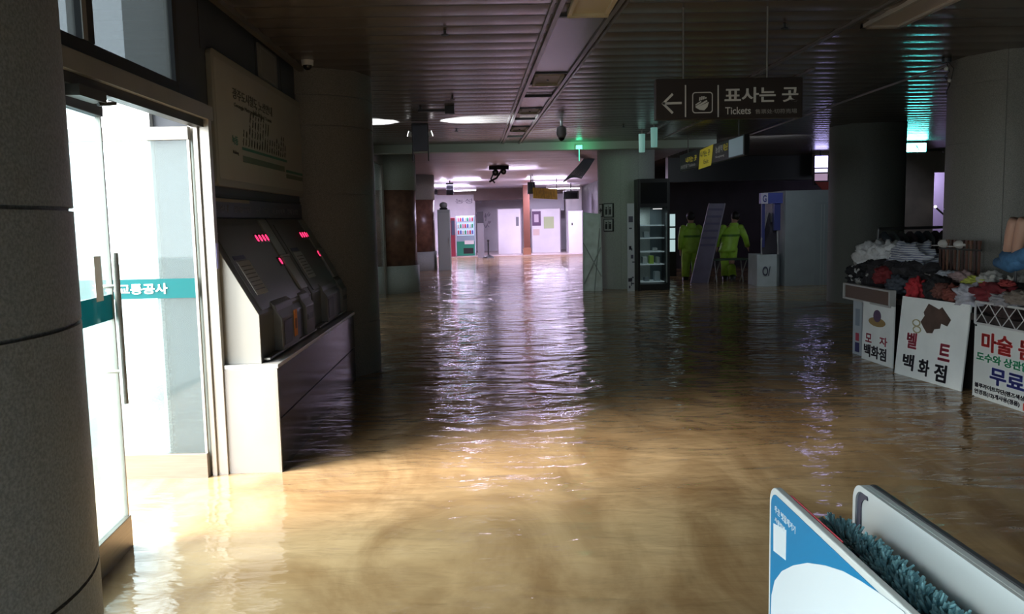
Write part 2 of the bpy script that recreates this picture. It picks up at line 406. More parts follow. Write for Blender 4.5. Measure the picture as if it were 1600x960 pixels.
tt = text('door_lettering', '광주교통공사', mat('letter_white', (.9, .92, .92), .5, emit=(.9, 1, 1), estr=.0), (0, 0, 0), (1, 0, 0), (0, 1, 0), h=.062, w=.44, bold=.02)
tt.parent = dr; tt.rotation_euler = (radians(90), 0, pi); tt.location = (.62, .009, 1.112)
# door closer on the header
cl = MB().box((-1.66, 3.42, 2.03), (-1.60, 3.66, 2.075)).tube([(-1.62, 3.62, 2.02), (-1.60, 3.74, 2.04), (-1.66, 3.82, 2.06)], .008, 8).obj('door_closer', steel_dark, hd)

# ------------------------------------------------------------------ columns
def column(cx, cy, r, joints, m, label, vj=(), z0=-.2, z1=None, n=96, base=None, group=None):
    z1 = z1 or CZ+.02
    t = None
    ths = []
    for i in range(n): ths.append((2*pi*i/n, 0))
    for a in vj:
        a = radians(a) % (2*pi); ths += [(a-.004, 0), (a-.0039, 1), (a+.0039, 1), (a+.004, 0)]
    ths.sort()
    zs = [(z0, 0), (z1, 0)]
    for j in joints: zs += [(j-.0045, 0), (j-.0044, 1), (j+.0044, 1), (j+.0045, 0)]
    zs.sort(); b = MB(); R = []
    for z, g_ in zs:
        R.append([b.bm.verts.new((cx + (r-.010*(1 if (g_ or q) else 0))*cos(a), cy + (r-.010*(1 if (g_ or q) else 0))*sin(a), z)) for a, q in ths])
    for i in range(len(R)-1):
        for k in range(len(ths)):
            f = b.bm.faces.new((R[i][k], R[i][(k+1) % len(ths)], R[i+1][(k+1) % len(ths)], R[i+1][k]))
    b.bm.faces.new(R[0][::-1]); b.bm.faces.new(R[-1])
    o = b.obj('granite_column', m); tag(o, label, 'column', group, 'structure')
    for p in o.data.polygons: p.use_smooth = True
    e = o.modifiers.new('edge', 'EDGE_SPLIT'); e.split_angle = radians(25)
    return o
column(-1.50, 1.72, .60, (.72, 1.29, 1.545, 2.5), granite, 'speckled grey granite column standing right at the left edge of the photo')
c2 = column(-1.725, 8.54, .60, (.52, 1.2, 1.78, 2.42, 2.70), granite, 'round granite column at the end of the ticket machine wall')
column(5.15, 8.05, .60, (.9, 1.52, 2.14, 2.68), granite, 'broad granite column behind the goods stall at the right edge', vj=(-130, -100))
column(6.43, 14.0, .60, (.5, 1.2, 1.9, 2.5), mat('granite_green', (.13, .135, .125), .6, var=.25, scale=160), 'dark granite column between the grey kiosk and the goods stall')
column(3.02, 18.0, .61, (.62, 1.05, 1.42, 1.85, 2.35), granite_light, 'pale granite column beside the black drinks fridge', vj=(-110, -75, -93))
for (x, y, lb) in ((-2.1, 18.2, 'marble-clad column behind the glass partition, nearer of two'), (-2.2, 26.3, 'marble-clad column further down the hall, behind the nearer one')):
    t = thing('marble_column', lb, 'column', (x, y, 0), kind='structure')
    def ring(z0, z1, r): 
        b = MB(); b.loft([(0, 0, z0, r, r), (0, 0, z1, r, r)]); return b
    for nm, z0, z1, r, m in (('base', -.2, .58, .62, granite_light), ('cladding', .58, 2.18, .58, marble_brown), ('capital', 2.18, CZ, .60, granite_light)):
        o = ring(z0, z1, r).obj(nm, m, t); 
        for p in o.data.polygons: p.use_smooth = len(p.vertices) == 4
# glass partition by those columns
gp = MB()
for (x, y) in ((-2.15, 17.55), (-2.15, 15.2), (-2.15, 12.8)): gp.box((x-.03, y-.035, -.2), (x+.03, y+.035, 2.75))
gp.box((-2.18, 12.8, 2.68), (-2.12, 17.55, 2.95)); gp.box((-2.2, 17.42, -.2), (-2.14, 17.47, 2.75))
w4 = struct(gp.obj('window_3', alum), 'framed glass partition left of the hall')
MB().box((-2.154, 12.8, -.1), (-2.146, 17.5, 2.68)).obj('window_pane', glass_mat('partition_glass', (.75, .8, .8), milk=.12, milkcol=(.7, .8, .8)), w4)
# dark beam end over the partition
struct(MB().box((-2.3, 9.2, 2.62), (-2.05, 12.8, CZ)).obj('trim_partition', frame_dark))

# ================================================================== TICKET MACHINES
lg = thing('machine_ledge', 'long steel-clad ledge carrying the ticket machines, half under water', 'ledge', (-1.28, 5.0, 0))
a = MB().box((-1.745, 5.0, -.2), (-1.30, 7.9, .64)).obj('body', mat('ledge_dark', (.14, .12, .135), .22, .35, var=.12, scale=4), None, .003)
b1 = MB().box((-1.302, 5.0, -.2), (-1.285, 7.9, .318)).box((-1.302, 5.0, .328), (-1.285, 7.9, .64)).obj('front_panel', mat('ledge_front', (.09, .075, .085), .16, .3, var=.15, scale=5), None, .002)
c_ = MB().box((-1.745, 4.99, .64), (-1.275, 7.91, .665)).obj('top', ledge_steel, None, .003)
d_ = MB().box((-1.64, 4.985, -.2), (-1.285, 5.0, .64)).obj('end_panel', mat('end_panel', (.31, .30, .285), .45, .15, var=.05, scale=3), None, .002)
e_ = MB().box((-1.297, 4.98, -.2), (-1.28, 5.005, .64)).obj('corner_strip', alum)
kids(lg, [a, b1, c_, d_, e_])

led_m = mat('led_red', (.3, .01, .05), .4, emit=(1, .03, .13), estr=2.4)
def machine(y0, y1, label, first):
    t = thing('ticket_machine', label, 'ticket machine', (-1.57, (y0+y1)/2, .665), 0, 'steel ticket machines on the ledge')
    prof = [(-1.745, .665), (-1.385, .665), (-1.385, .96), (-1.715, 1.55), (-1.745, 1.55)]
    b = MB().prism([(x, y0+.02, z) for x, z in prof], (0, y1-y0-.02, 0)).obj('body', steel_panel, None, .008)
    s = MB().prism([(x, y0+.005, z) for x, z in prof], (0, .015, 0)).obj('end_panel', mat('machine_end', (.31, .31, .285), .5, .1) if first else steel_panel, None, .002)
    P = [b, s]
    # slope frame: origin at knee, v up the slope, n out of it
    v = Vector((-.33, 0, .59)).normalized(); u = Vector((0, 1, 0)); n = Vector((v.z, 0, -v.x)); K = Vector((-1.385, 0, .96)); L_ = .676
    def pl(y, s_, d): return K + u*y + v*s_ + n*d
    def plate(nm, ya, yb, sa, sb, m, d=.006, bev=.002):
        q = MB().prism([pl(ya, sa, 0), pl(yb, sa, 0), pl(yb, sb, 0), pl(ya, sb, 0)], n*d).obj(nm, m, None, bev); P.append(q); return q
    w = y1-y0
    plate('upper_panel', y0+.10, y1-.30, .02, .62, mat('machine_plate', (.12, .12, .12), .35, .5))
    dm = mat('display_dark', (.03, .004, .008), .2)
    y_l = y0 + w*.70
    for nm, (ya, sa, wd, hh, cnt) in (('fare_display', (y_l-.16, .47, .36, .075, 4)), ('count_display', (y_l+.06, .27, .13, .075, 1))):
        q = plate(nm, ya, ya+wd, sa, sa+hh, dm, .009)
        for i in range(cnt):
            yy = ya + wd*(i+.5)/cnt - .03 if cnt > 1 else ya + wd/2 - .02
            tx = text('digits', '0', led_m, pl(yy, sa+.014, .0095), u, v, w=.042, h=.052, bold=.012)
            tx.parent = q
    q = plate('notice_label', y0+.18, y0+.44, .12, .36, mat('label_paper', (.48, .49, .50), .6), .010)
    for i in range(7):
        s2 = MB().prism([pl(y0+.2, .15+i*.028, .0101), pl(y0+.42, .15+i*.028, .0101), pl(y0+.42, .157+i*.028, .0101), pl(y0+.2, .157+i*.028, .0101)], n*.001).obj('label_lines', steel_dark); s2.parent = q
    plate('header_label', y0+.16, y0+.40, .37, .40, mat('label_blue', (.05, .05, .13), .5), .010)
    # separator strip with two plates
    plate('divider_plate', y1-.27, y1-.05, .36, .66, mat('divider_plate', (.21, .23, .21), .3, .4), .012)
    plate('divider_plate', y1-.27, y1-.05, .06, .33, mat('divider_plate2', (.27, .27, .26), .3, .4), .02)
    q = plate('plate_trim', y1-.27, y1-.03, .335, .352, alum, .022)
    if first: plate('painted_glint', y0+.06, y0+.16, .56, .575, mat('glint', (.8, .8, .8), .2), .01)  # pale bar painted as a glint of light on the steel
    # coin and ticket module with rounded shoulder, a dark throat beside it
    def module(nm, ya, yb, m, bulge):
        pts = [(-1.40, .69), (-1.385+bulge, .69), (-1.385+bulge, .90)] + [(-1.385+bulge-.03-.035*(1-cos(a_)), .90+.10*sin(a_)) for a_ in (0.5, 1.0, 1.57)] + [(-1.50, 1.10), (-1.46, .9)]
        q = MB().prism([(x, ya, z) for x, z in pts], (0, yb-ya, 0)).obj(nm, m, None, .006); P.append(q); return q
    md = module('coin_module', y0+.34, y0+.80, steel_panel, .055)
    o1 = MB().box((-1.331, y0+.38, .72), (-1.327, y0+.60, .88)).obj('change_slot', black, None, .004); P.append(o1)
    if first:
        o2 = MB().box((-1.331, y0+.66, .74), (-1.326, y0+.74, .92)).obj('orange_label', mat('orange_label', (.75, .27, .05), .5)); P.append(o2)
        o3 = MB().box((-1.3265, y0+.675, .79), (-1.3255, y0+.725, .86)).obj('label_window', mat('label_dark', (.2, .08, .03), .5), o2)
    module('throat', y0+.82, y0+1.06, mat('throat_dark', (.018, .018, .028), .3), .03)
    md2 = module('ticket_module', y0+1.08, min(y0+1.36, y1-.02), steel_panel, .05)
    o4 = MB().box((-1.336, y0+1.12, .80), (-1.332, y0+1.30, .84)).obj('ticket_slot', black); P.append(o4)
    o5 = MB().box((-1.385, y0+.06, .675), (-1.345, y1-.04, .69)).obj('tray_edge', alum, None, .003); P.append(o5)
    kids(t, P)
    return t
machine(5.03, 6.54, 'stainless steel ticket machine with orange label, beside the open door', True)
machine(6.56, 7.9, 'stainless steel ticket machine further from the door, against the column', False)

# blue information strip above the machines
ti = thing('information_strip', 'dark blue information strip with faint lettering between map and ticket machines', 'information board', (-1.75, 6.6, 1.56))
P = [MB().box((-1.752, 5.1, 1.555), (-1.735, 7.98, 1.685)).obj('panel', mat('info_blue', (.045, .055, .10), .3), None, .003)]
P.append(MB().box((-1.735, 5.25, 1.66), (-1.732, 6.2, 1.682)).obj('cream_tab', mat('tab_cream', (.25, .23, .18), .5)))
kids(ti, P)
for i, s_ in enumerate(('운임 안내', '승차권 구입', '1구간 2구간', '어른 청소년 어린이', '발매기 이용')):
    text('lettering', s_, mat('letter_grey', (.22, .23, .27), .5), (-1.7345, 5.3+i*.52, 1.59), (0, 1, 0), (0, 0, 1), w=.4, h=.05, parent=ti)

# route map board
rm = thing('route_map', 'large cream metro route map on the left wall with green line', 'map board', (-1.72, 6.8, 1.76))
bx = MB().prism([(-1.75, 5.44+a_, 1.76+c) for a_, c in rrect(2.7, .87, .05)], (.035, 0, 0)).obj('frame', mat('map_frame', (.36, .35, .31), .35, .3), None, .004)
fc = MB().prism([(-1.715, 5.49+a_, 1.81+c) for a_, c in rrect(2.6, .77, .02)], (.002, 0, 0)).obj('map_face', board_cream)
kids(rm, [bx, fc])
U, V_ = (0, 1, 0), (0, 0, 1); X = -1.7125
ink = mat('ink_dark', (.05, .055, .05), .5); gr = mat('line_green', (.02, .17, .11), .4)
text('title', '광주도시철도 노선안내', ink, (X, 5.86, 2.37), U, V_, w=1.05, h=.075, parent=rm, bold=.01)
text('subtitle', 'Gwangju Metropolitan Rapid Transit', ink, (X, 5.88, 2.31), U, V_, w=1.0, h=.035, parent=rm)
text('terminus', '녹동', gr, (X, 5.80, 2.055), U, V_, w=.13, h=.06, parent=rm, bold=.02)
text('terminus_small', 'Nokdong', ink, (X, 5.80, 1.985), U, V_, w=.13, h=.03, parent=rm)
text('terminus', '평동', gr, (X, 7.93, 2.36), U, V_, w=.12, h=.07, parent=rm)
b = MB().box((X, 6.02, 2.035), (X+.001, 7.35, 2.055)).box((X, 7.3, 1.95), (X+.001, 8.02, 1.972)).obj('route_line', gr); kids(rm, [b])
b = MB().box((X, 6.03, 1.95), (X+.001, 7.25, 1.995)).box((X, 7.3, 1.90), (X+.001, 8.0, 1.935)).obj('route_line', mat('line_olive', (.10, .15, .09), .4)); kids(rm, [b])
st_names = ['소태', '학동', '남광주', '문화전당', '금남로4가', '금남로5가', '양동시장', '돌고개', '농성', '화정', '쌍촌', '운천', '상무', '김대중', '공항', '송정공원', '광주송정', '도산']
for i, s_ in enumerate(st_names):
    a_ = .9
    text('station_name', s_, ink, (X, 6.06+i*.072, 2.065), (0, .35, 1), (0, -1, .35), w=.05+.033*len(s_)+(.12 if 1 < i < 10 else 0), h=.022, parent=rm)
# notice above the map
nt_ = thing('wall_notice', 'grey notice panel on the left wall above the map', 'notice', (-1.75, 6.98, 2.62))
P = [MB().prism([(-1.75, 6.68+a_, 2.645+c) for a_, c in rrect(.58, .27, .01)], (.012, 0, 0)).obj('panel', mat('notice_grey', (.24, .24, .235), .4), None, .002)]
q = MB()
for (ya, yb, za, zb) in ((6.75, 7.19, 2.885, 2.895), (6.75, 7.19, 2.665, 2.675), (6.75, 6.757, 2.665, 2.895), (7.183, 7.19, 2.665, 2.895)): q.box((-1.738, ya, za), (-1.737, yb, zb))
P.append(q.obj('border', mat('notice_line', (.33, .33, .33), .4))); kids(nt_, P)
# dome camera under the ceiling, left
dc = thing('dome_camera', 'small dome camera at the ceiling corner above the map', 'security camera', (-1.55, 7.6, CZ-.05))
MB().loft([(0, 0, 0, .05, .05), (0, 0, .045, .055, .055)]).obj('base', white_paint, dc)
MB().ball((0, 0, 0), .042, 2).obj('dome', black_gloss, dc, smooth=True)

# ================================================================== CEILING FIXTURES
rail_m = mat('rail_metal', (.20, .185, .17), .32, .6)
# service channel: two rails converging slightly, cross bars, flat plates, recessed boxes
def chx(y, s): return (.54 + (.36-.54)*(y-5.5)/9.5) if s < 0 else (.93 + (.67-.93)*(y-5.5)/9.5)
ch = thing('service_channel', 'long ceiling channel of metal rails and plates running down the hall', 'ceiling channel', (.6, 9, CZ))
P = []
def strip(xa, xb, ya, yb, z0, z1):
    return MB().prism([(xa(ya), ya, z0), (xb(ya), ya, z0), (xb(yb), yb, z0), (xa(yb), yb, z0)], (0, 0, z1-z0))
for s in (-1, 1):
    for off, ww, zz in ((0, .035, .030), (s*.055, .02, .018)):
        P.append(strip(lambda y: chx(y, s)+off-ww/2, lambda y: chx(y, s)+off+ww/2, 3.5, 15.8, CZ-zz, CZ+.0).obj('rail', rail_m))
for yy in (6.05, 8.35, 9.0, 9.9, 10.9, 11.35, 12.1, 13.0, 13.6, 14.6):
    P.append(MB().box((chx(yy, -1), yy, CZ-.026), (chx(yy, 1), yy+.035, CZ)).obj('cross_bar', black))
for (ya, yb) in ((6.12, 8.33), (9.95, 10.9), (12.14, 13.0)):
    P.append(strip(lambda y: chx(y, -1)+.02, lambda y: chx(y, 1)-.02, ya, yb, CZ-.014, CZ-.008).obj('plate', mat('channel_plate', (.22, .21, .23), .25, .6)))
kids(ch, P)
def recess(y0, y1, label, lamp_on=False, col=(.42, .36, .24)):
    t = thing('recessed_fixture', label, 'ceiling fixture', ((chx(y0, -1)+chx(y0, 1))/2, (y0+y1)/2, CZ-.02))
    xa, xb = chx(y0, -1)+.03, chx(y1, 1)-.03
    m = mat('fixture_cream', col, .45)
    P = [MB().box((xa, y0, CZ-.030), (xb, y1, CZ-.012)).obj('tray', m, None, .002),
         MB().box((xa, y0, CZ-.045), (xa+.03, y1, CZ-.02)).box((xb-.03, y0, CZ-.045), (xb, y1, CZ-.02)).box((xa, y1-.05, CZ-.05), (xb, y1, CZ-.02)).obj('rim', m, None, .002),
         MB().box(((xa+xb)/2-.01, (y0+y1)/2-.02, CZ-.04), ((xa+xb)/2+.01, (y0+y1)/2+.02, CZ-.03)).obj('clip', black)]
    kids(t, P)
recess(4.0, 6.0, 'long cream tray of a removed lamp in the ceiling channel, nearest the camera')
recess(8.42, 8.98, 'small square fixture in the ceiling channel behind the flat plate')
recess(10.95, 11.33, 'second small square fixture further along the ceiling channel')
recess(13.05, 13.55, 'farthest small square fixture of the ceiling channel')
# thin rails on the right
r1 = MB().box((2.80, 3.5, CZ-.025), (2.835, 14.5, CZ-.0)).obj('ceiling_rail', rail_m); tag(r1, 'thin metal rail on the ceiling above the ticket sign', 'rail')
r2 = MB().tube([(4.45, 8.0, CZ-.06), (4.52, 10, CZ-.05), (4.62, 12, CZ-.04), (4.7, 15.5, CZ-.04)], .013, 8).obj('ceiling_conduit', rail_m); tag(r2, 'thin conduit crossing the dark ceiling towards the right column', 'conduit')
r3 = MB().box((3.28, 8.4, CZ-.02), (3.31, 15.5, CZ)).obj('ceiling_rail', rail_m); tag(r3, 'second thin ceiling rail just right of the one above the ticket sign', 'rail')
fl = thing('recessed_lamp', 'unlit long lamp recess in the ceiling at the upper right', 'ceiling lamp', (3.1, 5.6, CZ))
P = [MB().box((2.93, 4.2, CZ-.035), (2.97, 6.55, CZ)).box((3.20, 4.2, CZ-.035), (3.24, 6.55, CZ)).box((2.93, 6.5, CZ-.035), (3.24, 6.55, CZ)).obj('frame', mat('lamp_frame', (.40, .35, .31), .4, .2), None, .002),
     MB().box((2.97, 4.2, CZ-.018), (3.20, 6.5, CZ-.010)).obj('reflector', mat('lamp_reflector', (.50, .44, .39), .3, .3))]
kids(fl, P)
# sprinkler heads
for (x, y, lb) in ((695, 50, 'sprinkler head on the ceiling nearest the camera'), (707, 152, 'sprinkler head beside the black ceiling bracket'), (713, 203, 'sprinkler head close to the pale beam'), (1226, 40, 'sprinkler head beside the ticket sign hanger'), (974, 197, 'sprinkler head right of the dome camera, by the beam')):
    p = onz(x, y, CZ-.02)
    o = MB().loft([(p.x, p.y, CZ-.045, .028, .028), (p.x, p.y, CZ-.038, .028, .028), (p.x, p.y, CZ-.037, .010, .010), (p.x, p.y, CZ-.004, .012, .012), (p.x, p.y, CZ-.003, .035, .035), (p.x, p.y, CZ+.002, .035, .035)]).obj('sprinkler_head', black)
    tag(o, lb, 'sprinkler')
# black bracket on the ceiling
p = onz(680, 166, CZ)
t = thing('ceiling_bracket', 'black bracket bar fixed under the ceiling left of the channel', 'bracket', (p.x, p.y, CZ-.05))
MB().box((-.22, -.04, -.02), (.20, .04, .01)).obj('bar', black, t, .004); MB().box((.12, -.05, -.05), (.24, .05, .045)).box((-.2, -.02, .0), (-.17, .02, .05)).obj('bracket_box', black, t, .004)

# ticket sign
def hang_sign():
    t = thing('ticket_sign', 'dark hanging sign with arrow, ticket pictogram and white lettering', 'sign', (1.72, 5.9, 2.18))
    P = [MB().box((1.20, 5.88, 2.175), (2.235, 5.95, 2.455)).obj('box', mat('sign_dark', (.022, .016, .014), .35), None, .006)]
    for xx in (1.40, 1.99): P.append(MB().tube([(xx, 5.915, 2.45), (xx, 5.915, CZ)], .006, 8).obj('hanger', rail_m))
    kids(t, P)
    wm = mat('sign_letter', (.50, .49, .47), .5)
    f = lambda x, y: ony(x, y, 5.88)
    def bx_(nm, pts): 
        o = MB().prism([Vector((q.x, 5.879, q.z)) for q in pts], (0, -.002, 0)).obj(nm, wm); kids(t, [o]); return o
    def line(a, b, w): 
        A, B = f(*a), f(*b); d = (B-A).normalized(); n = Vector((-d.z, 0, d.x))*w/2
        return [A+n, B+n, B-n, A-n]
    arr = MB()
    for L2 in (((1036, 162), (1065, 161)), ((1035, 163), (1051, 147)), ((1035, 161), (1051, 177))):
        arr.prism([Vector((q.x, 5.879-.0003*len(L2), q.z)) for q in line(*L2, .016)], (0, -.002, 0))
    kids(t, [arr.obj('arrow', wm)])
    for x in (1071, 1122): bx_('divider', line((x, 133), (x, 183), .009))
    # pictogram
    ring = MB(); c0 = f(1097.5, 160.5); w = .145; 
    out = rrect(w, w, .022); inn = rrect(w-.014, w-.014, .016)
    vo = [ring.bm.verts.new((c0.x-w/2+a_, 5.877, c0.z-w/2+c)) for a_, c in out]; vi = [ring.bm.verts.new((c0.x-w/2+.007+a_, 5.877, c0.z-w/2+.007+c)) for a_, c in inn]
    n_ = len(vo)
    for i in range(n_): ring.bm.faces.new((vo[i], vo[(i+1) % n_], vi[(i+1) % n_], vi[i]))
    kids(t, [ring.obj('pictogram_border', wm)])
    hand = MB()
    def P2(a_, c): return Vector((c0.x+a_, 5.878, c0.z+c))
    hand.prism([P2(*q) for q in ((-.018, -.05), (.012, -.053), (.035, -.03), (.045, .005), (.030, -.002), (-.045, -.035))], (0, -.002, 0))
    for i in range(4):
        a_ = -.025+i*.014; hand.prism([P2(a_, .012+i*.004), P2(a_+.010, .016+i*.004), P2(a_+.012, .045-abs(i-1.5)*.006), P2(a_+.003, .047-abs(i-1.5)*.006)], (0, -.002, 0))
    hand.prism([P2(*q) for q in ((-.05, -.025), (.03, .018), (.034, .006), (-.046, -.037))], (0, -.003, 0))
    hand.prism([P2(*q) for q in ((-.05, -.012), (-.012, .012), (-.008, .004), (-.048, -.02))], (0, -.003, 0))
    kids(t, [hand.obj('pictogram', wm)])
    A = f(1132, 161); text('korean_lettering', '표사는 곳', wm, (A.x, 5.879, A.z), (1, 0, 0), (0, 0, 1), w=f(1247, 160).x-A.x, h=.105, parent=t, bold=.022)
    A = f(1133, 179); text('english_lettering', 'Tickets', wm, (A.x, 5.879, A.z), (1, 0, 0), (0, 0, 1), w=f(1173, 178).x-A.x, h=.05, parent=t, bold=.01)
    A = f(1180, 178); text('small_lettering', '售票处·切符売場', mat('sign_letter_dim', (.25, .24, .23), .5), (A.x, 5.879, A.z), (1, 0, 0), (0, 0, 1), w=f(1245, 177).x-A.x, h=.032, parent=t)
hang_sign()

# second hanging sign, along the hall
t = thing('exit_direction_sign', 'hanging sign with yellow exit panel behind the ticket sign', 'sign', (3.72, 14, 2.35))
xs = 3.72
P = [MB().box((xs, 12.0, 2.36), (xs+.08, 16.0, 2.66)).obj('box', mat('sign2_dark', (.03, .035, .035), .4), None, .005),
     MB().box((xs-.004, 12.05, 2.38), (xs, 12.75, 2.64)).obj('white_panel', mat('sign2_white', (.35, .45, .50), .5, emit=(.5, .7, .8), estr=.12)),
     MB().prism([(xs-.004, 13.75, 2.33), (xs-.004, 14.55, 2.31), (xs-.004, 14.45, 2.63), (xs-.004, 13.62, 2.66)], (-.004, 0, 0)).obj('yellow_panel', mat('sign2_yellow', (.55, .45, .03), .5, emit=(.7, .6, .05), estr=.15)),
     MB().tube([(xs+.04, 12.4, 2.66), (xs+.04, 12.4, CZ)], .01, 6).tube([(xs+.04, 15.5, 2.66), (xs+.04, 15.5, CZ)], .01, 6).obj('hanger', rail_m)]
kids(t, P)
text('yellow_lettering', '나가는 곳', black, (xs-.0085, 14.42, 2.50), (0, -1, 0), (0, 0, 1), w=.62, h=.10, parent=t, bold=.02)
text('yellow_lettering', 'Exit', black, (xs-.0085, 14.2, 2.38), (0, -1, 0), (0, 0, 1), w=.3, h=.07, parent=t)
gy = mat('sign2_letter', (.35, .36, .34), .5, emit=(.4, .4, .4), estr=.1); yl = mat('sign2_letter_y', (.5, .42, .05), .5, emit=(.6, .5, .05), estr=.15)
text('lettering', '농성역', gy, (xs-.002, 13.5, 2.50), (0, -1, 0), (0, 0, 1), w=.40, h=.11, parent=t, bold=.02)
text('lettering', 'Nongseong', gy, (xs-.002, 13.5, 2.41), (0, -1, 0), (0, 0, 1), w=.5, h=.05, parent=t)
text('lettering', '타는곳', yl, (xs-.002, 13.05, 2.50), (0, -1, 0), (0, 0, 1), w=.24, h=.11, parent=t, bold=.02)
text('lettering', '나가는 곳', yl, (xs-.002, 15.5, 2.48), (0, -1, 0), (0, 0, 1), w=.8, h=.10, parent=t, bold=.02)
text('lettering', '화장실 Toilets', gy, (xs-.002, 15.9, 2.39), (0, -1, 0), (0, 0, 1), w=1.1, h=.07, parent=t)

# dome camera hanging by the beam
p = ony(877, 185, 12.5)
t = thing('dome_camera', 'grey dome camera hanging from the ceiling left of the green exit light', 'security camera', (p.x, 12.5, 2.7))
MB().tube([(0, 0, .14), (0, 0, .26)], .02, 8).obj('stem', white_board, t)
MB().loft([(0, 0, .0, .05, .05), (0, 0, .05, .075, .075), (0, 0, .14, .07, .07), (0, 0, .17, .03, .03)]).obj('housing', mat('cctv_grey', (.3, .3, .32), .4), t, smooth=True)
MB().ball((0, 0, 0), .05, 2).obj('dome', black_gloss, t, smooth=True)

# green exit light at the beam
p = ony(905, 222, 15.8)
t = thing('exit_light', 'small glowing green exit light on the pale beam', 'exit sign', (p.x, 15.82, 2.84))
MB().box((-.065, 0, -.04), (.065, .06, .04)).obj('housing', white_board, t, .004)
MB().box((-.05, -.006, -.03), (.05, 0, .03)).obj('lit_face', mat('exit_green', (.02, .5, .25), .4, emit=(.10, 1, .55), estr=4), t)
MB().box((-.008, .0, -.26), (.008, .02, -.035)).obj('pendant', mat('exit_pendant', (.1, .5, .4), .4, emit=(.15, 1, .7), estr=.8), t)
lamp('exit_light_glow', 'AREA', (p.x, 15.55, 2.80), 1.2, (.12, 1, .42), aim=(p.x, 17, 2.75), size=.06, size_y=.06)
# pair of small cylinder lights
for (x, y, Y, lb) in ((1003, 238, 14, 'left one of two small pale cylinder lamps hanging before the dark hall'), (1022, 230, 13.2, 'right one of two small pale cylinder lamps hanging before the dark hall')):
    p = ony(x, y, Y); t = thing('pendant_lamp', lb, 'lamp', (p.x, Y, p.z))
    MB().loft([(0, 0, 0, .05, .05), (0, 0, .30, .055, .055)]).obj('shade', mat('pendant_pale', (.45, .60, .55), .4, emit=(.4, .9, .8), estr=.22), t, smooth=True)
    MB().tube([(0, 0, .30), (0, 0, CZ-p.z)], .01, 6).obj('stem', rail_m, t)

# emergency box lamp with two lit heads
t = thing('emergency_light', 'dark box lamp whose two heads light the ceiling past the column', 'emergency light', (-.93, 12.3, 2.5))
MB().box((-.105, -.05, .02), (.105, .05, .40)).obj('box', mat('box_slate', (.07, .075, .10), .4), t, .006)
MB().box((-.12, -.04, -.12), (-.105, .04, .42)).box((.105, -.04, -.12), (.12, .04, .42)).box((-.105, -.05, .40), (.105, .05, .425)).obj('bracket', black, t)
for s in (-1, 1):
    MB().tube([(s*.12, 0, .26), (s*.17, 0, .275)], [.035, .045], 14).obj('lamp_head', mat('head_white', (.6, .6, .6), .4), t)
    q = MB().tube([(s*.170, 0, .275), (s*.176, 0, .277)], .04, 14).obj('lens', mat('lens_lit', (1, 1, 1), .3, emit=(1, 1, 1), estr=5), t)
    lamp('emergency_beam', 'SPOT', (-.93+s*.21, 12.3, 2.52), 800, (.8, .92, 1), aim=(-.93+s*.66, 12.22, 2.94), size=.02, spot=radians(72), blend=.6)

# cyan exit sign in the right hall
t = thing('exit_sign', 'bright cyan-lit exit sign under the dark ceiling on the right', 'exit sign', (8.8, 17.0, 2.72))
MB().box((-.24, 0, -.02), (.24, .08, .19)).obj('housing', black, t, .004)
MB().box((-.22, -.008, 0), (.22, 0, .17)).obj('lit_face', mat('exit_cyan', (.1, .6, .6), .4, emit=(.12, .95, .85), estr=40), t)
MB().tube([(-.15, .04, .19), (-.15, .04, .25)], .01, 6).tube([(.15, .04, .19), (.15, .04, .25)], .01, 6).obj('hanger', rail_m, t)
qv = MB(); qv.tube([(0, -.009, .06), (.03, -.009, .10), (.01, -.009, .135)], .012, 6); qv.tube([(.03, -.009, .10), (.08, -.009, .03)], .012, 6); qv.ball((.03, -.009, .15), .014, 1); qv.tube([(-.02, -.009, .09), (.0, -.009, .125), (.05, -.009, .11)], .009, 6)
qv.obj('running_figure', white_paint, t)
lamp('exit_sign_glow', 'AREA', (8.8, 16.9, 2.8), 3.5, (.15, .95, 1), aim=(8.6, 12, 2.7), size=.4, size_y=.15)
# shelf-like pipe line by the sign
o = MB().tube([(8.0, 17.3, 2.72), (10.6, 17.4, 2.82)], .03, 8).tube([(9.6, 17.4, 2.74), (11.2, 17.4, 2.9)], .02, 8).obj('ceiling_pipe', rail_m); tag(o, 'pipe run under the ceiling behind the cyan exit sign', 'pipe')

# lavender lit panel above the kiosk
t = thing('advert_lightbox', 'narrow lavender lightbox glowing above the right end of the grey kiosk', 'lightbox', (7.75, 19.2, 2.2))
MB().box((-.16, 0, -.05), (.16, .1, .62)).obj('housing', black, t)
lv = mat('lavender_lit', (.3, .3, .7), .4, emit=(.50, .46, 1), estr=6)
MB().box((-.15, -.006, .36), (.15, 0, .62)).obj('lit_face', lv, t)
MB().tube([(0, .05, .62), (0, .05, CZ-2.2)], .02, 6).obj('hanger', black, t)
MB().box((-.15, -.006, .25), (.15, 0, .33)).obj('white_band', mat('band_lit', (.6, .6, .7), .4, emit=(.8, .75, 1), estr=1.3), t)
MB().box((-.15, -.006, .06), (.15, 0, .22)).obj('lower_face', mat('lower_lit', (.3, .2, .3), .4, emit=(.5, .35, .5), estr=.6), t)
MB().prism([(-.14, -.01, .03), (.22, -.01, .03), (.22, -.01, -.35)], (0, .03, 0)).obj('red_pennant', mat('red_dim', (.25, .03, .02), .5), t)

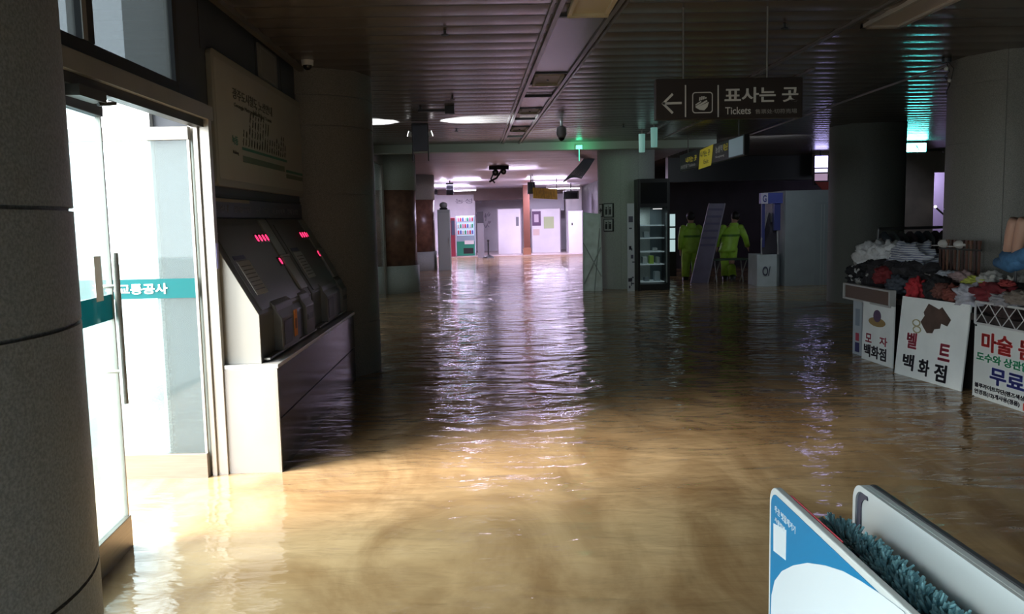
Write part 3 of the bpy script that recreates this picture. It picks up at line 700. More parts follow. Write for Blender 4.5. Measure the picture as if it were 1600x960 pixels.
# small ceiling camera cluster at right column
p = onz(1503, 100, CZ-.05)
t = thing('ceiling_junction', 'cluster of cables and small pale fittings by the right column head', 'cable cluster', (4.42, 8.0, CZ-.08))
qv = MB(); qv.loft([(0, 0, .04, .04, .04), (0, 0, .08, .045, .045)]); qv.tube([(0, 0, .04), (.02, -.02, -.05), (-.02, 0, -.1), (.04, 0, -.16), (.0, .0, -.25)], .006, 6); qv.tube([(.02, 0, .04), (.06, -.02, -.02), (.05, 0, -.12)], .005, 6)
qv.obj('cable', black, t); MB().ball((0, 0, -.02), .022, 2).ball((.03, .0, -.13), .018, 2).obj('fitting', white_board, t)

# back hall fixtures
def tube_fix(x, y, w, lb):
    t = thing('tube_lamp', lb, 'ceiling lamp', (x, y, 2.86))
    MB().box((-w/2, -.05, -.01), (w/2, .05, .09)).obj('housing', white_paint, t)
    MB().tube([(-w/2+.03, 0, -.03), (w/2-.03, 0, -.03)], .022, 10).obj('tube', mat('tube_lit', (1, 1, 1), .4, emit=(.95, .9, 1), estr=9), t)
tube_fix(-1.0, 36.8, 1.2, 'lit white tube lamp over the vending machine')
tube_fix(3.4, 36.8, 1.5, 'lit white tube lamp at the right of the far hall')
tube_fix(-1.7, 31, .7, 'short lit tube lamp above the steel cabinet on the left')
def hanging_block(x0, y0, x1, y1, Y, lb, name='ceiling_speaker', m=black):
    a_, b_ = ony(x0, y0, Y), ony(x1, y1, Y)
    t = thing(name, lb, 'ceiling fixture', ((a_.x+b_.x)/2, Y, b_.z))
    w = abs(b_.x-a_.x)/2; h = a_.z-b_.z
    MB().box((-w, -.1, 0), (w, .1, h)).obj('housing', m, t, .01); MB().box((-.02, -.02, h), (.02, .02, max(h+.02, CZ-b_.z))).obj('stem', m, t)
    MB().box((-w*.8, -.106, h*.1), (w*.8, -.1, h*.8)).obj('front', black_gloss, t)
hanging_block(697, 286, 709, 305, 30, 'small black fixture hanging in front of the left tube lamp')
hanging_block(824, 285, 836, 303, 28, 'small black fixture hanging beside the yellow banner')
hanging_block(880, 299, 904, 311, 34, 'black box hanging at the right of the far hall')
t = thing('camera_cluster', 'cluster of black cameras and cables under the hall ceiling beyond the beam', 'camera cluster', (.35, 22.5, 2.65))
qv = MB(); qv.box((-.25, -.1, .2), (.28, .1, .3)); qv.ball((-.08, -.05, .12), .09, 2); qv.ball((.14, -.05, .14), .08, 2); qv.tube([(-.1, 0, .2), (-.2, 0, -.05), (-.1, 0, -.15)], .025, 6); qv.tube([(.1, 0, .2), (-.05, 0, -.02), (-.25, 0, -.12)], .03, 6)
qv.obj('housing', black, t, smooth=True); MB().ball((-.08, -.14, .12), .03, 2).ball((.14, -.13, .14), .03, 2).obj('lens', mat('lens_pale', (.5, .5, .45), .2), t)
a_ = ony(833, 310, 27); t = thing('yellow_banner', 'yellow banner hanging from the ceiling of the far hall', 'banner', (a_.x, 27, a_.z))
d = Vector((.95, 2.2, 0)); 
MB().prism([(0, 0, 0), d, d+Vector((0, 0, .36)), (0, 0, .34)], (.02, 0, 0)).obj('cloth', mat('banner_yellow', (.85, .62, .04), .6, var=.2, scale=9), t)
MB().tube([(0, 0, .34), (0, 0, CZ-a_.z)], .012, 6).tube([d+Vector((0, 0, .36)), (d.x, d.y, CZ-a_.z)], .012, 6).obj('hanger', black, t)
text('lettering', '침수 통제', brown_paint, (a_.x-.004, 27.2, a_.z+.1), d, (0, 0, 1), w=1.7, h=.14, parent=t, bold=.02)
# net / cable bundle hanging right of beam
a_ = ony(885, 290, 20.5)
t = thing('cable_bundle', 'grey cables drooping under the ceiling beside the green exit light', 'cable bundle', (a_.x, 20.5, 2.5))
qv = MB()
for i in range(9):
    x_ = i*.03; qv.tube([(x_+.45, 0, .45), (x_+.32, .02*i, .30-.01*i), (x_+.12, .0, .1-.015*i), (x_-.08, 0, -.10+.02*i)], .016, 6)
qv.obj('cable', mat('cable_grey', (.26, .27, .33), .5), t, smooth=True)

# ================================================================== FAR HALL
def ywall(x0, y0, x1, y1, Y): a_, b_ = ony(x0, y0, Y), ony(x1, y1, Y); return a_.x, b_.x, b_.z, a_.z
# side return walls
struct(MB().box((-3.2, 38.3, .03), (-.5, 38.6, 2.72)).obj('wall_hall_left', lilac_wall))
struct(MB().box((3.6, 37.6, .03), (4.35, 38.0, CZ)).obj('wall_hall_right', lilac_wall))
def panel_thing(name, lb, cat, x0, y0, x1, y1, Y, m, dep=.08, base=.03, extra=None):
    xa, xb, zb, za = ywall(x0, y0, x1, y1, Y); zb = base if base is not None else zb
    t = thing(name, lb, cat, ((xa+xb)/2, Y, zb)); w = (xb-xa)/2
    MB().box((-w, 0, 0), (w, dep, za-zb)).obj('panel', m, t, .005)
    MB().box((-w-.02, -.01, 0), (-w+.02, dep+.01, za-zb+.02)).box((w-.02, -.01, 0), (w+.02, dep+.01, za-zb+.02)).obj('frame', mat('gate_frame', (.30, .27, .30), .4), t)
    return t, w, za-zb
gw = mat('gate_white', (.80, .78, .82), .45, var=.03, scale=2)
t, w, h = panel_thing('sliding_gate', 'plain white gate panel left of the brown pillar', 'gate', 777, 327, 815, 395, 36.5, gw)
MB().box((w-.22, -.012, h*.62), (w-.1, 0, h*.82)).obj('notice', mat('notice_dark', (.18, .18, .2), .5), t)
t, w, h = panel_thing('sliding_gate', 'white gate panel with posters right of the brown pillar', 'gate', 830, 327, 876, 388, 37.2, gw)
MB().box((-w+.03, -.012, h*.62), (-w+.42, 0, h*.95)).obj('poster', mat('poster_purple', (.12, .06, .14), .5), t)
MB().box((-w+.12, -.016, h*.70), (-w+.32, -.012, h*.88)).obj('poster_picture', mat('poster_pale', (.6, .5, .6), .5), t)
MB().box((-w+.55, -.012, h*.55), (-w+1.0, 0, h*.82)).obj('map_sheet', mat('sheet_green', (.45, .55, .30), .5), t)
MB().box((-.9*w, -.012, h*.40), (-.45*w, 0, h*.54)).obj('notice', mat('notice_peach', (.7, .55, .5), .5), t)
t, w, h = panel_thing('sliding_gate', 'narrow white gate panel at the right of the far hall', 'gate', 887, 330, 911, 395, 35.8, gw)
MB().box((-w*.5, -.012, h*.66), (-w*.35, 0, h*.72)).obj('lock', black, t)
# lilac bright opening above gates: tall light wall behind, scalloped lace edge on top of gates
o = MB().box((1.98, 38.6, 1.9), (3.6, 38.65, 2.68)).obj('wall_upper', mat('upper_lilac', (.8, .78, .85), .5)); struct(o)
# brown pillar
xa, xb, zb, za = ywall(817, 300, 829, 400, 34.9)
t = thing('brown_pillar', 'brown square pillar between the two far white gates', 'pillar', ((xa+xb)/2, 34.9, .03))
MB().box((-(xb-xa)/2, 0, 0), ((xb-xa)/2, .3, CZ-.03)).obj('shaft', mat('pillar_brown', (.16, .06, .04), .4), t, .01)
MB().box((-(xb-xa)/2-.03, -.03, 0), ((xb-xa)/2+.03, .33, .30)).obj('base', mat('pillar_base', (.30, .14, .08), .4), t, .01)

# vending machine
xa, xb, zb, za = ywall(712, 338, 743, 402, 35.2)
t = thing('vending_machine', 'blue and green lit drinks vending machine at the far left', 'vending machine', ((xa+xb)/2, 35.2, .03)); w = (xb-xa)/2; h = za-.03
MB().box((-w, 0, 0), (w, .7, h)).obj('cabinet', mat('vend_body', (.35, .5, .6), .4), t, .02)
vg = mat('vend_green', (.02, .25, .15), .4)
MB().box((-w+.02, -.02, .02), (w-.02, 0, .62)).obj('lower_panel', vg, t, .005)
MB().box((-.1, -.03, .1), (w-.08, -.02, .34)).obj('delivery_door', black, t, .01)
MB().box((-w+.04, -.015, .86), (w-.04, 0, h-.06)).obj('display', mat('vend_lit', (.5, .7, .85), .4, emit=(.5, .75, 1), estr=.55), t, .005)
MB().box((-.05, -.025, .50), (w-.05, -.02, .66)).obj('price_panel', mat('vend_white', (.75, .75, .75), .4), t)
cc = [(.5, .05, .08), (.1, .12, .4), (.6, .55, .5), (.05, .3, .15), (.55, .2, .3)]
for r_ in range(3):
    sh = MB().box((-w+.05, -.03, .90+r_*.27), (w-.05, -.014, .925+r_*.27)).obj('shelf', white_paint, t)
    for c in range(7):
        x_ = -w+.1+c*(2*w-.2)/6
        MB().loft([(x_, -.03, .925+r_*.27, .035, .025), (x_, -.03, 1.07+r_*.27, .035, .025), (x_, -.03, 1.085+r_*.27, .02, .015)]).obj('can', mat('can%d' % ((r_*2+c) % 5), cc[(r_*2+c) % 5], .4), t)
# second red machine hidden at left, steel post, small objects
xa, xb, zb, za = ywall(705, 342, 712, 405, 34.8)
t = thing('red_machine', 'dark red drinks machine edge left of the blue vending machine', 'vending machine', ((xa+xb)/2, 34.8, .03)); w = (xb-xa)/2
MB().box((-w-.2, 0, 0), (w, .6, 1.62)).obj('cabinet', mat('red_dark', (.28, .03, .06), .4), t, .02)
MB().box((-w, -.01, .9), (w, 0, 1.5)).obj('display', mat('red_display', (.1, .12, .2), .2), t)
xa, xb, zb, za = ywall(745, 330, 757, 404, 34.2)
t = thing('steel_post', 'grey steel post with dark head right of the vending machine', 'post', ((xa+xb)/2, 34.2, -.2)); w = (xb-xa)/2
MB().box((-w, -w, 0), (w, w, 1.75)).obj('shaft', mat('post_grey', (.36, .36, .42), .4, .3), t, .01)
MB().box((-w*1.05, -w*1.05, 1.6), (w*1.05, w*1.05, 2.08)).obj('head', mat('post_head', (.06, .06, .08), .4), t, .02)
t = thing('water_bollard', 'small black bollard with spread foot standing in the water before the far gates', 'bollard', (.05, 33.6, -.2))
MB().tube([(0, 0, .2), (0, 0, .85)], .03, 8).obj('pole', black, t); MB().loft([(0, 0, .1, .32, .2), (0, 0, .26, .2, .15), (0, 0, .34, .05, .05)]).obj('foot', black, t); MB().ball((0, 0, .9), .05, 2).obj('head', black, t)
t = thing('wall_calligraphy', 'dark branching ornament on the pale wall above the vending machine', 'wall ornament', (-.35, 38.29, 1.5))
qv = MB()
random.seed(3)
for i in range(26):
    x_ = random.uniform(-.1, .55); z_ = random.uniform(-.35, .2); qv.tube([(x_, -.01, z_), (x_+random.uniform(-.1, .1), -.01, z_+random.uniform(.05, .2))], .014, 5)
qv.obj('ornament', mat('ornament_grey', (.10, .09, .12), .5), t)
tx = text('wall_lettering', '농성역', mat('wall_letter', (.30, .28, .34), .5), (-1.4, 38.295, 2.30), (1, 0, 0), (0, 0, 1), w=1.2, h=.22, bold=.01); tag(tx, 'faint grey lettering on the pale wall above the vending machine', 'lettering')
# steel cabinet at the left
xa, xb, zb, za = ywall(683, 328, 705, 422, 25.9)
t = thing('steel_cabinet', 'tall narrow grey-green cabinet standing in the water left of the vending machine', 'cabinet', ((xa+xb)/2, 25.9, -.2)); w = (xb-xa)/2
MB().box((-w, 0, 0), (w, .45, za+.2)).obj('body', mat('cab_green', (.40, .46, .43), .45), t, .01)
MB().box((-w+.02, -.012, .1), (w-.02, 0, za+.1)).obj('door', mat('cab_door', (.44, .50, .47), .45), t, .004)
MB().ball((0, .2, za+.34), .13, 2, (1, 1, .8)).obj('lamp_globe', mat('globe', (.30, .34, .32), .2), t, smooth=True)
MB().box((-.12, .1, za+.2), (.12, .3, za+.26)).obj('lamp_base', black, t)
MB().box((w-.06, -.03, 1.0), (w-.04, -.012, 1.2)).obj('handle', steel, t)

# ================================================================== OBJECTS BY THE PALE COLUMN
# leaning folded board
xa, xb = ony(911, 450, 17.2).x, ony(940, 450, 17.2).x
t = thing('folding_board', 'dirty white folding board propped up left of the pale column', 'board', ((xa+xb)/2, 17.15, -.2)); w = (xb-xa)/2; H_ = 1.63+.2
pb = mat('dirty_white', (.70, .77, .76), .5, col2=(.52, .57, .55), scale=5)
MB().prism([(-w, 0, 0), (w, 0, 0), (w*.97, .12, H_-.04), (-w*.85, .12, H_)], (0, .03, 0)).obj('panel', pb, t, .004)
MB().tube([(-w, -.012, 0), (-w*.85, .108, H_)], .014, 6).tube([(w, -.012, 0), (w*.97, .108, H_-.04)], .014, 6).obj('side_rail', mat('rail_white', (.55, .6, .6), .4), t)
MB().tube([(-w*.9, -.004, .35), (w*.93, .05, 1.1)], .012, 6).tube([(w*.95, .0, .5), (-w*.9, .06, 1.2)], .012, 6).tube([(w*.2, .0, .2), (w*.9, .09, 1.5)], .010, 6).obj('brace', mat('brace_grey', (.32, .35, .34), .4), t)
# restroom signs
c0 = Vector((3.02, 18.0, 0))
def on_col(x, y):  # point on the column's front
    best = None
    r = _ray(x, y); o = Vector((0, 0, CH)); a_ = r.x**2+r.y**2; b_ = 2*(r.x*(o.x-c0.x)+r.y*(o.y-c0.y)); c_2 = (o.x-c0.x)**2+(o.y-c0.y)**2-.615**2
    dsc = b_*b_-4*a_*c_2
    return o + r*((-b_-sqrt(max(dsc, 0)))/(2*a_))
def col_sign(x, y, w, h, lb, kind):
    p = on_col(x, y); n = (Vector((p.x, p.y, 0))-c0).normalized(); u = Vector((-n.y, n.x, 0)); 
    if u.x < 0: u = -u
    t = thing('restroom_sign', lb, 'sign', (p.x, p.y, p.z), atan2(u.y, u.x))
    MB().box((-w/2, -.012, -h/2), (w/2, .035, h/2)).obj('plate', mat('pict_black', (.02, .02, .02), .4), t, .003)
    MB().box((-w/2+.02, -.014, -h/2+.02), (w/2-.02, -.012, h/2-.02)).obj('face', mat('pict_pale', (.45, .48, .46), .5), t)
    q = MB()
    if kind == 0:
        q.prism([(-.05, -.015, 0), (.02, -.015, .06), (.02, -.015, -.06)], (0, -.002, 0)); q.box((.0, -.017, -.02), (.06, -.015, .02))
    else:
        for s in (-1, 1):
            x_ = s*w*.2; q.loft([(x_, -.016, h*.13, .02, .002), (x_, -.016, h*.24, .02, .002)]); q.box((x_-.028, -.018, -.08), (x_+.028, -.015, h*.1)); q.box((x_-.02, -.018, -h*.32), (x_-.004, -.015, -.08)); q.box((x_+.004, -.018, -h*.32), (x_+.02, -.015, -.08))
        q.box((-.004, -.018, -h*.35), (.004, -.015, h*.35))
    q.obj('pictogram', mat('pict_black', (.02, .02, .02), .4), t)
col_sign(951, 329, .25, .30, 'upper black-bordered pictogram sign on the pale column', 1)
col_sign(951, 352, .25, .27, 'lower black-bordered pictogram sign on the pale column', 1)
col_sign(939.5, 329, .14, .28, 'small arrow sign left of the upper pictogram on the pale column', 0)
# narrow banner
xa, xb = ony(980, 450, 16.95).x, ony(991, 450, 16.95).x
t = thing('narrow_banner', 'narrow white standing banner with dark marks left of the fridge', 'banner', ((xa+xb)/2, 16.9, -.2)); w = (xb-xa)/2; H_ = ony(985, 318, 16.9).z+.2
MB().box((-w, 0, .03), (w, .03, H_)).obj('panel', mat('banner_white', (.55, .58, .62), .5), t, .003)
MB().box((-w-.05, -.1, 0), (w+.05, .13, .03)).obj('foot', black, t)
q = MB().box((-w*.6, -.003, H_-.38), (w*.6, 0, H_-.26)).box((-w*.5, -.003, H_-.52), (w*.3, 0, H_-.49))
random.seed(5)
for i in range(12): 
    x_ = random.uniform(-w*.8, w*.4); z_ = random.uniform(.2, 1.1); q.box((x_, -.003, z_), (x_+random.uniform(.02, .06), 0, z_+random.uniform(.02, .08)))
q.obj('print_marks', mat('mark_dark', (.08, .08, .12), .5), t)

# black merchandiser fridge
xa, xb = ony(993, 440, 17.0).x, ony(1043, 440, 17.0).x; w = (xb-xa)/2
t = thing('drinks_fridge', 'tall black open-front drinks fridge with lit shelves', 'fridge', ((xa+xb)/2+.05, 17.0, -.2)); H_ = 2.28+.2
w += .0; dpt = .62
q = MB().box((-w, 0, 0), (-w+.05, dpt, H_)).box((w-.05, 0, 0), (w, dpt, H_)).box((-w+.05, 0, H_-.58), (w-.05, dpt, H_)).box((-w+.05, 0, 0), (w-.05, dpt, .33)).box((-w+.05, dpt-.04, .33), (w-.05, dpt, H_-.58))
q.obj('cabinet', black, t, .006)
MB().box((-w+.06, -.006, H_-.5), (w-.06, 0, H_-.08)).obj('header_panel', mat('fridge_header', (.012, .012, .014), .2), t)
MB().box((-.02, -.009, H_-.62), (.17, -.004, H_-.605)).obj('lit_strip', mat('fridge_strip', (.8, .8, .8), .4, emit=(1, 1, 1), estr=.8), t)
MB().box((w-.085, -.03, .36), (w-.06, -.005, H_-.7)).obj('door_edge', mat('fridge_edge', (.25, .3, .3), .3, .3), t)
MB().box((-w+.05, dpt-.05, .35), (w-.05, dpt-.04, H_-.6)).obj('back_liner', mat('fridge_liner', (.10, .13, .14), .4), t)
shz = [.36, .72, .98, 1.26, 1.52]
for i, z in enumerate(shz):
    MB().box((-w+.06, .06, z), (w-.1, dpt-.06, z+.02)).obj('shelf', mat('fridge_shelf', (.45, .55, .58), .3, emit=(.6, .8, .85), estr=.10), t)
lamp('concourse_fill', 'AREA', (1.0, 13.6, 2.85), 16, (.85, 1, .93), aim=(2.9, 17.4, .8), size=.8)  # added lamp, no fixture there; brightens the pale column and folding board
lamp('fridge_light', 'AREA', ((xa+xb)/2+.0, 17.08, 1.62), 1.6, (.75, .95, 1), aim=((xa+xb)/2, 17.3, .2), size=.5, size_y=.08)
fx0 = (xa+xb)/2+.05
for (x_, i, ww, hh, col, lb) in ((-.16, 1, .10, .15, (.5, .6, .6), 'clear tub of food on the second fridge shelf from the bottom, at its left'), (-.02, 1, .09, .17, (.35, .55, .10), 'yellow-green package on the second fridge shelf from the bottom'), (.12, 1, .07, .14, (.3, .35, .35), 'grey carton on the second fridge shelf from the bottom, at its right'),
                               (-.12, 3, .12, .13, (.35, .42, .45), 'pale box on the fourth fridge shelf from the bottom'), (.06, 2, .08, .07, (.45, .5, .5), 'low white tray on the middle fridge shelf'), (.1, 0, .12, .2, (.3, .38, .42), 'large grey package on the bottom fridge shelf'), (-.12, 0, .1, .08, (.2, .25, .28), 'low dark package on the bottom fridge shelf')):
    o = MB().box((fx0+x_-ww/2, 17.12, shz[i]-.18), (fx0+x_+ww/2, 17.3, shz[i]-.18+hh)).obj('food_package', mat('pack_%s' % lb[:14], col, .4), None, .012)
    tag(o, lb, 'package')

# cool lit strip panel beyond fridge
a_, b_ = ony(1043, 335, 21), ony(1055, 398, 21)
t = thing('light_panel', 'narrow cool-white lit panel in the dark, right of the fridge', 'light panel', ((a_.x+b_.x)/2, 21, -.2)); w = (b_.x-a_.x)/2
MB().box((-w-.03, .01, 0), (w+.03, .12, a_.z+.24)).obj('housing', black, t)
lm = mat('panel_lit', (.5, .7, .7), .4, emit=(.62, .85, .86), estr=.62)
for (za, zb) in ((.62, .92), (.95, 1.22), (1.26, a_.z)): MB().box((-w, 0, za+.2), (w, .01, zb+.2)).obj('lit_section', lm, t)

# ================================================================== KIOSK
t = thing('grey_kiosk', 'large grey metal kiosk block standing in the dark water', 'kiosk', (6.72, 17.3, -.2))
km = mat('kiosk_grey', (.26, .29, .31), .5, var=.05, scale=3)
xa, xb = ony(1226, 447, 17.3).x-6.72, ony(1304, 445, 17.3).x-6.72; H_ = ony(1225, 298, 17.3).z+.2
MB().box((xa, 0, 0), (xb, 1.4, H_)).obj('body', km, t, .008)
q = MB()
for x_ in (.20, .26, .42): q.box((xa+(xb-xa)*(.5+x_), -.015, .1), (xa+(xb-xa)*(.5+x_)+.015, 0, H_-.3))
q.obj('door_edge', mat('kiosk_edge', (.33, .36, .38), .4), t)
MB().box((xa+.62, -.012, .1), (xb-.12, 0, H_-.25)).obj('door', mat('kiosk_door', (.24, .27, .29), .45), t, .003)
t2 = thing('photo_booth', 'blue framed booth with eight-sided white base left of the grey kiosk', 'booth', (5.97, 17.4, -.2))
def L2(x, y): p = ony(x, y, 17.4); return (p.x-5.97, p.z+.2)
x0_, z1_ = L2(1183, 398); x1_ = L2(1226, 398)[0]-.06
wm = mat('booth_white', (.42, .47, .50), .45, var=.06, scale=5)
MB().prism([(x0_, .0, 0), (x0_+.38, -.12, 0), (x1_-.08, -.05, 0), (x1_, .1, 0), (x1_, .6, 0), (x0_, .6, 0)], (0, 0, z1_)).obj('base', wm, t2, .006)
text('base_logo', 'O/', mat('logo_dark', (.04, .04, .08), .5), (5.97+x0_+.10, 17.345, .22), (1, -.3, 0), (0, 0, 1), w=.16, h=.2, parent=t2, bold=.02)
bl = mat('booth_blue', (.05, .06, .22), .4)
(xa_, zt) = L2(1189, 302); (xb_, zb_) = L2(1222, 318)
MB().box((xa_, -.05, zb_), (xb_, .12, zt)).obj('header', mat('booth_header', (.07, .09, .34), .4), t2, .005)
MB().box((xa_-.01, -.06, zb_), (xa_+.13, -.05, zt)).obj('logo_tile', mat('logo_tile', (.5, .48, .6), .4), t2)
text('logo_letter', 'G', bl, (5.97+xa_+.02, 17.339, zb_-.2+.03), (1, 0, 0), (0, 0, 1), w=.08, h=.15, parent=t2, bold=.03)
MB().box((xa_+.03, 0, z1_), (xa_+.09, .08, zb_)).box((xb_-.16, 0, z1_+.5), (xb_-.03, .1, zb_)).obj('post', bl, t2, .004)
(xc, zc) = L2(1188, 395); (xd, zd) = L2(1205, 340)
q = MB(); q.prism([(xc, -.05, z1_), (xc+.34, -.08, z1_), (xd+.20, .25, zd+.1), (xd, .25, zd+.1)], (0, .04, 0)); q.obj('slanted_screen', mat('screen_dark', (.03, .025, .035), .25), t2, .006)
MB().tube([(xc, -.08, z1_), (xc+.02, .0, z1_+.3), (xd, .22, zd+.1)], .018, 6).tube([(xc+.34, -.1, z1_), (xc+.36, -.02, z1_+.3), (xd+.2, .22, zd+.12)], .018, 6).obj('screen_rail', mat('rail_dim', (.30, .29, .30), .4), t2)
MB().box((xd+.05, .1, zd-.1), (xb_-.17, .5, zb_)).obj('inner_panel', mat('booth_inner', (.16, .16, .19), .5), t2)

# leaning striped stand between the workers
t = thing('leaning_stand', 'tall slanted grey-purple banner stand leaning between the two workers', 'banner stand', (4.7, 18.6, -.2))
def L3(x, y, Y=18.6): p = ony(x, y, Y); return Vector((p.x-4.7, Y-18.6, p.z+.2))
pm = mat('stand_purple', (.16, .14, .21), .5, var=.12, scale=3)
A, B, C_, D_ = L3(1076, 441), L3(1103, 441), L3(1133, 318), L3(1108, 318)
B.z = A.z = 0
MB().prism([A, B, C_, D_], (0, .05, 0)).obj('panel', pm, t, .005)
q = MB()
for f_ in (.52, .6, .68, .76, .84, .92):
    a1 = A.lerp(D_, f_); b1_ = B.lerp(C_, f_); q.prism([a1+Vector((.02, -.003, 0)), b1_+Vector((-.02, -.003, 0)), b1_+Vector((-.015, -.003, .05)), a1+Vector((.025, -.003, .05))], (0, -.004, 0))
q.obj('printed_lines', mat('stand_lines', (.10, .09, .17), .5), t)
MB().tube([B, C_], .016, 6).obj('side_pole', mat('stand_pole', (.28, .26, .34), .4), t)
MB().box((A.x-.1, -.25, 0), (B.x+.1, .3, .03)).obj('foot', black, t)

# folding table by the right worker
t = thing('folding_table', 'dark folding table with pale crossed legs before the right worker', 'table', (5.5, 18.75, -.2))
MB().box((-.42, -.3, .70), (.42, .3, .73)).obj('tabletop', mat('table_green', (.03, .06, .04), .5), t, .004)
for x_ in (-.34, .26):
    for s in (-1, 1): MB().tube([(x_-.0, s*.26, 0), (x_+.06, -s*.22, .70)], .014, 6).obj('leg', mat('leg_pale', (.30, .32, .30), .4, .3), t)

# ================================================================== WORKERS
def worker(name_lb, loc, rot, pose, hunch=0):
    t = thing('person', name_lb, 'person', loc, rot)
    # skeleton (x right, y forward, z up), metres; feet at z=0
    J = pose
    vs_, es, rs = [], [], []
    def add(p, r, par=None):
        vs_.append(p); rs.append(r)
        if par is not None: es.append((par, len(vs_)-1))
        return len(vs_)-1
    pel = add(J['pelvis'], .13); 
    sp1 = add(J['spine'], .125, pel); ch_ = add(J['chest'], .10, sp1); nk = add(J['neck'], .058, ch_)
    hd0 = add(J['head0'], .072, nk); hd1 = add(J['head1'], .092, hd0); hd2 = add(J['head2'], .070, hd1)
    hv = Vector(J['head1'])
    add(tuple(hv+Vector((0, .105, -.01))), .014, hd1)
    for s in (-1, 1): add(tuple(hv+Vector((s*.098, 0, 0))), .014, hd1)
    for sd in ('L', 'R'):
        a_ = add(J['sh'+sd], .045, ch_); e_2 = add(J['el'+sd], .043, a_); wr = add(J['wr'+sd], .030, e_2)
        w_ = Vector(J['wr'+sd]); d = (w_-Vector(J['el'+sd])).normalized()
        palm = add(tuple(w_+d*.07), .030, wr)
        side = d.cross(Vector((1, 0, 0))).normalized(); fwd = d.cross(side)
        for i in range(4):
            o1 = w_+d*.10+side*(.026*(i-1.5)*.8); a2 = add(tuple(o1), .011, palm); a3 = add(tuple(o1+d*.03+Vector((0, .008, 0))), .010, a2); add(tuple(o1+d*(.052+.008*(1.5-abs(i-1.5)))+Vector((0, .022, 0))), .008, a3)
        th = add(tuple(w_+d*.05+side*.035), .012, palm); add(tuple(w_+d*.09+side*.05), .009, th)
        h_ = add(J['hip'+sd], .098, pel); kn = add(J['kn'+sd], .062, h_); an = add(J['an'+sd], .045, kn); an2 = Vector(J['an'+sd]); add((an2.x, an2.y+.15, .04), .04, an)
    me = bpy.data.meshes.new('body'); me.from_pydata([Vector(v) for v in vs_], es, []); ob = bpy.data.objects.new('body', me); COL.objects.link(ob); ob.parent = t
    sk = ob.modifiers.new('skin', 'SKIN')
    for i, r in enumerate(rs): me.skin_vertices[0].data[i].radius = (r, r)
    me.skin_vertices[0].data[0].use_root = True
    ob.modifiers.new('sub', 'SUBSURF').levels = 1; ob.modifiers['sub'].render_levels = 2
    me.materials.append(mat('skin_tone', (.42, .24, .17), .6)); sk.use_smooth_shade = True
    V3 = Vector
    hi = mat('raincoat_green', (.40, .70, .07), .45, var=.12, scale=7, bump=.5, bscale=14); tr_ = hi
    # jacket
    P_, C2, Nk = V3(J['pelvis']), V3(J['chest']), V3(J['neck'])
    j = MB(); rings = []
    for f_, rx, ry in ((-.30, .215, .165), (-.12, .205, .16), (.0, .20, .155), (.3, .20, .155), (.6, .21, .16), (.85, .225, .155), (1.0, .225, .145), (1.08, .19, .125), (1.15, .13, .105), (1.22, .085, .085), (1.27, .075, .08)):
        q_ = P_.lerp(C2, f_) if f_ <= 1 else C2.lerp(Nk, (f_-1)/.27)
        rings.append((q_.x, q_.y, q_.z, rx, ry))
    j.loft(rings)
    for sd in ('L', 'R'):
        a_, b_, c = V3(J['sh'+sd]), V3(J['el'+sd]), V3(J['wr'+sd]); j.ball(a_-Vector((0, 0, .015)), .088, 3); j.tube([a_-Vector((0, 0, .02)), a_.lerp(b_, .5), b_, b_.lerp(c, .5), c], [.084, .078, .068, .062, .058], 14)
    jo = j.obj('raincoat', hi, t, smooth=True)
    # reflective dark band, shoulder yoke
    k = MB(); q_ = P_.lerp(C2, .62); k.loft([(q_.x, q_.y, q_.z, .217, .167), (q_.x, q_.y, q_.z+.05, .221, .169)]); k.obj('reflective_band', mat('band_green', (.10, .26, .03), .4), t, smooth=False)
    # collar / hood
    MB().loft([(Nk.x, Nk.y-.03, Nk.z-.13, .13, .11), (Nk.x, Nk.y-.02, Nk.z-.07, .115, .105), (Nk.x, Nk.y-.02, Nk.z-.02, .105, .10), (Nk.x, Nk.y-.01, Nk.z+.01, .085, .085)]).obj('hood', hi, t, smooth=True)
    p_ = MB()
    for sd in ('L', 'R'):
        a_, b_, c = V3(J['hip'+sd]), V3(J['kn'+sd]), V3(J['an'+sd]); p_.tube([V3((a_.x*.75+P_.x*.25, a_.y, a_.z+.10)), a_, a_.lerp(b_, .5), b_, b_.lerp(c, .55)], [.115, .125, .112, .098, .092], 16)
    p_.obj('trousers', hi, t, smooth=True)
    bt = MB()
    for sd in ('L', 'R'):
        b_, c = V3(J['kn'+sd]), V3(J['an'+sd]); bt.tube([b_.lerp(c, .5), b_.lerp(c, .9), V3((c.x, c.y, .05))], [.078, .066, .062], 14); bt.ball((c.x, c.y+.07, .055), .06, 2, (.9, 2.2, .9))
    bt.obj('boots', mat('rubber_boot', (.012, .014, .014), .35), t, smooth=True)
    h1_ = V3(J['head1']); MB().ball(h1_+V3((0, -.012, .018)), .112, 3, (.93, 1.02, 1.02)).obj('hair', mat('dark_hair', (.008, .007, .007), .5), t, smooth=True)
    return t
poseA = dict(pelvis=(0, 0, .96), spine=(0, .01, 1.14), chest=(0, .02, 1.36), neck=(0, .03, 1.53), head0=(0, .04, 1.60), head1=(0, .055, 1.68), head2=(0, .055, 1.755),
    shL=(-.185, .02, 1.43), elL=(-.25, .0, 1.16), wrL=(-.245, .05, .93), shR=(.185, .02, 1.43), elR=(.245, .0, 1.17), wrR=(.25, .06, .94),
    hipL=(-.105, 0, .90), knL=(-.125, .03, .50), anL=(-.14, -.02, .09), hipR=(.105, 0, .90), knR=(.12, .05, .50), anR=(.13, 0, .09))
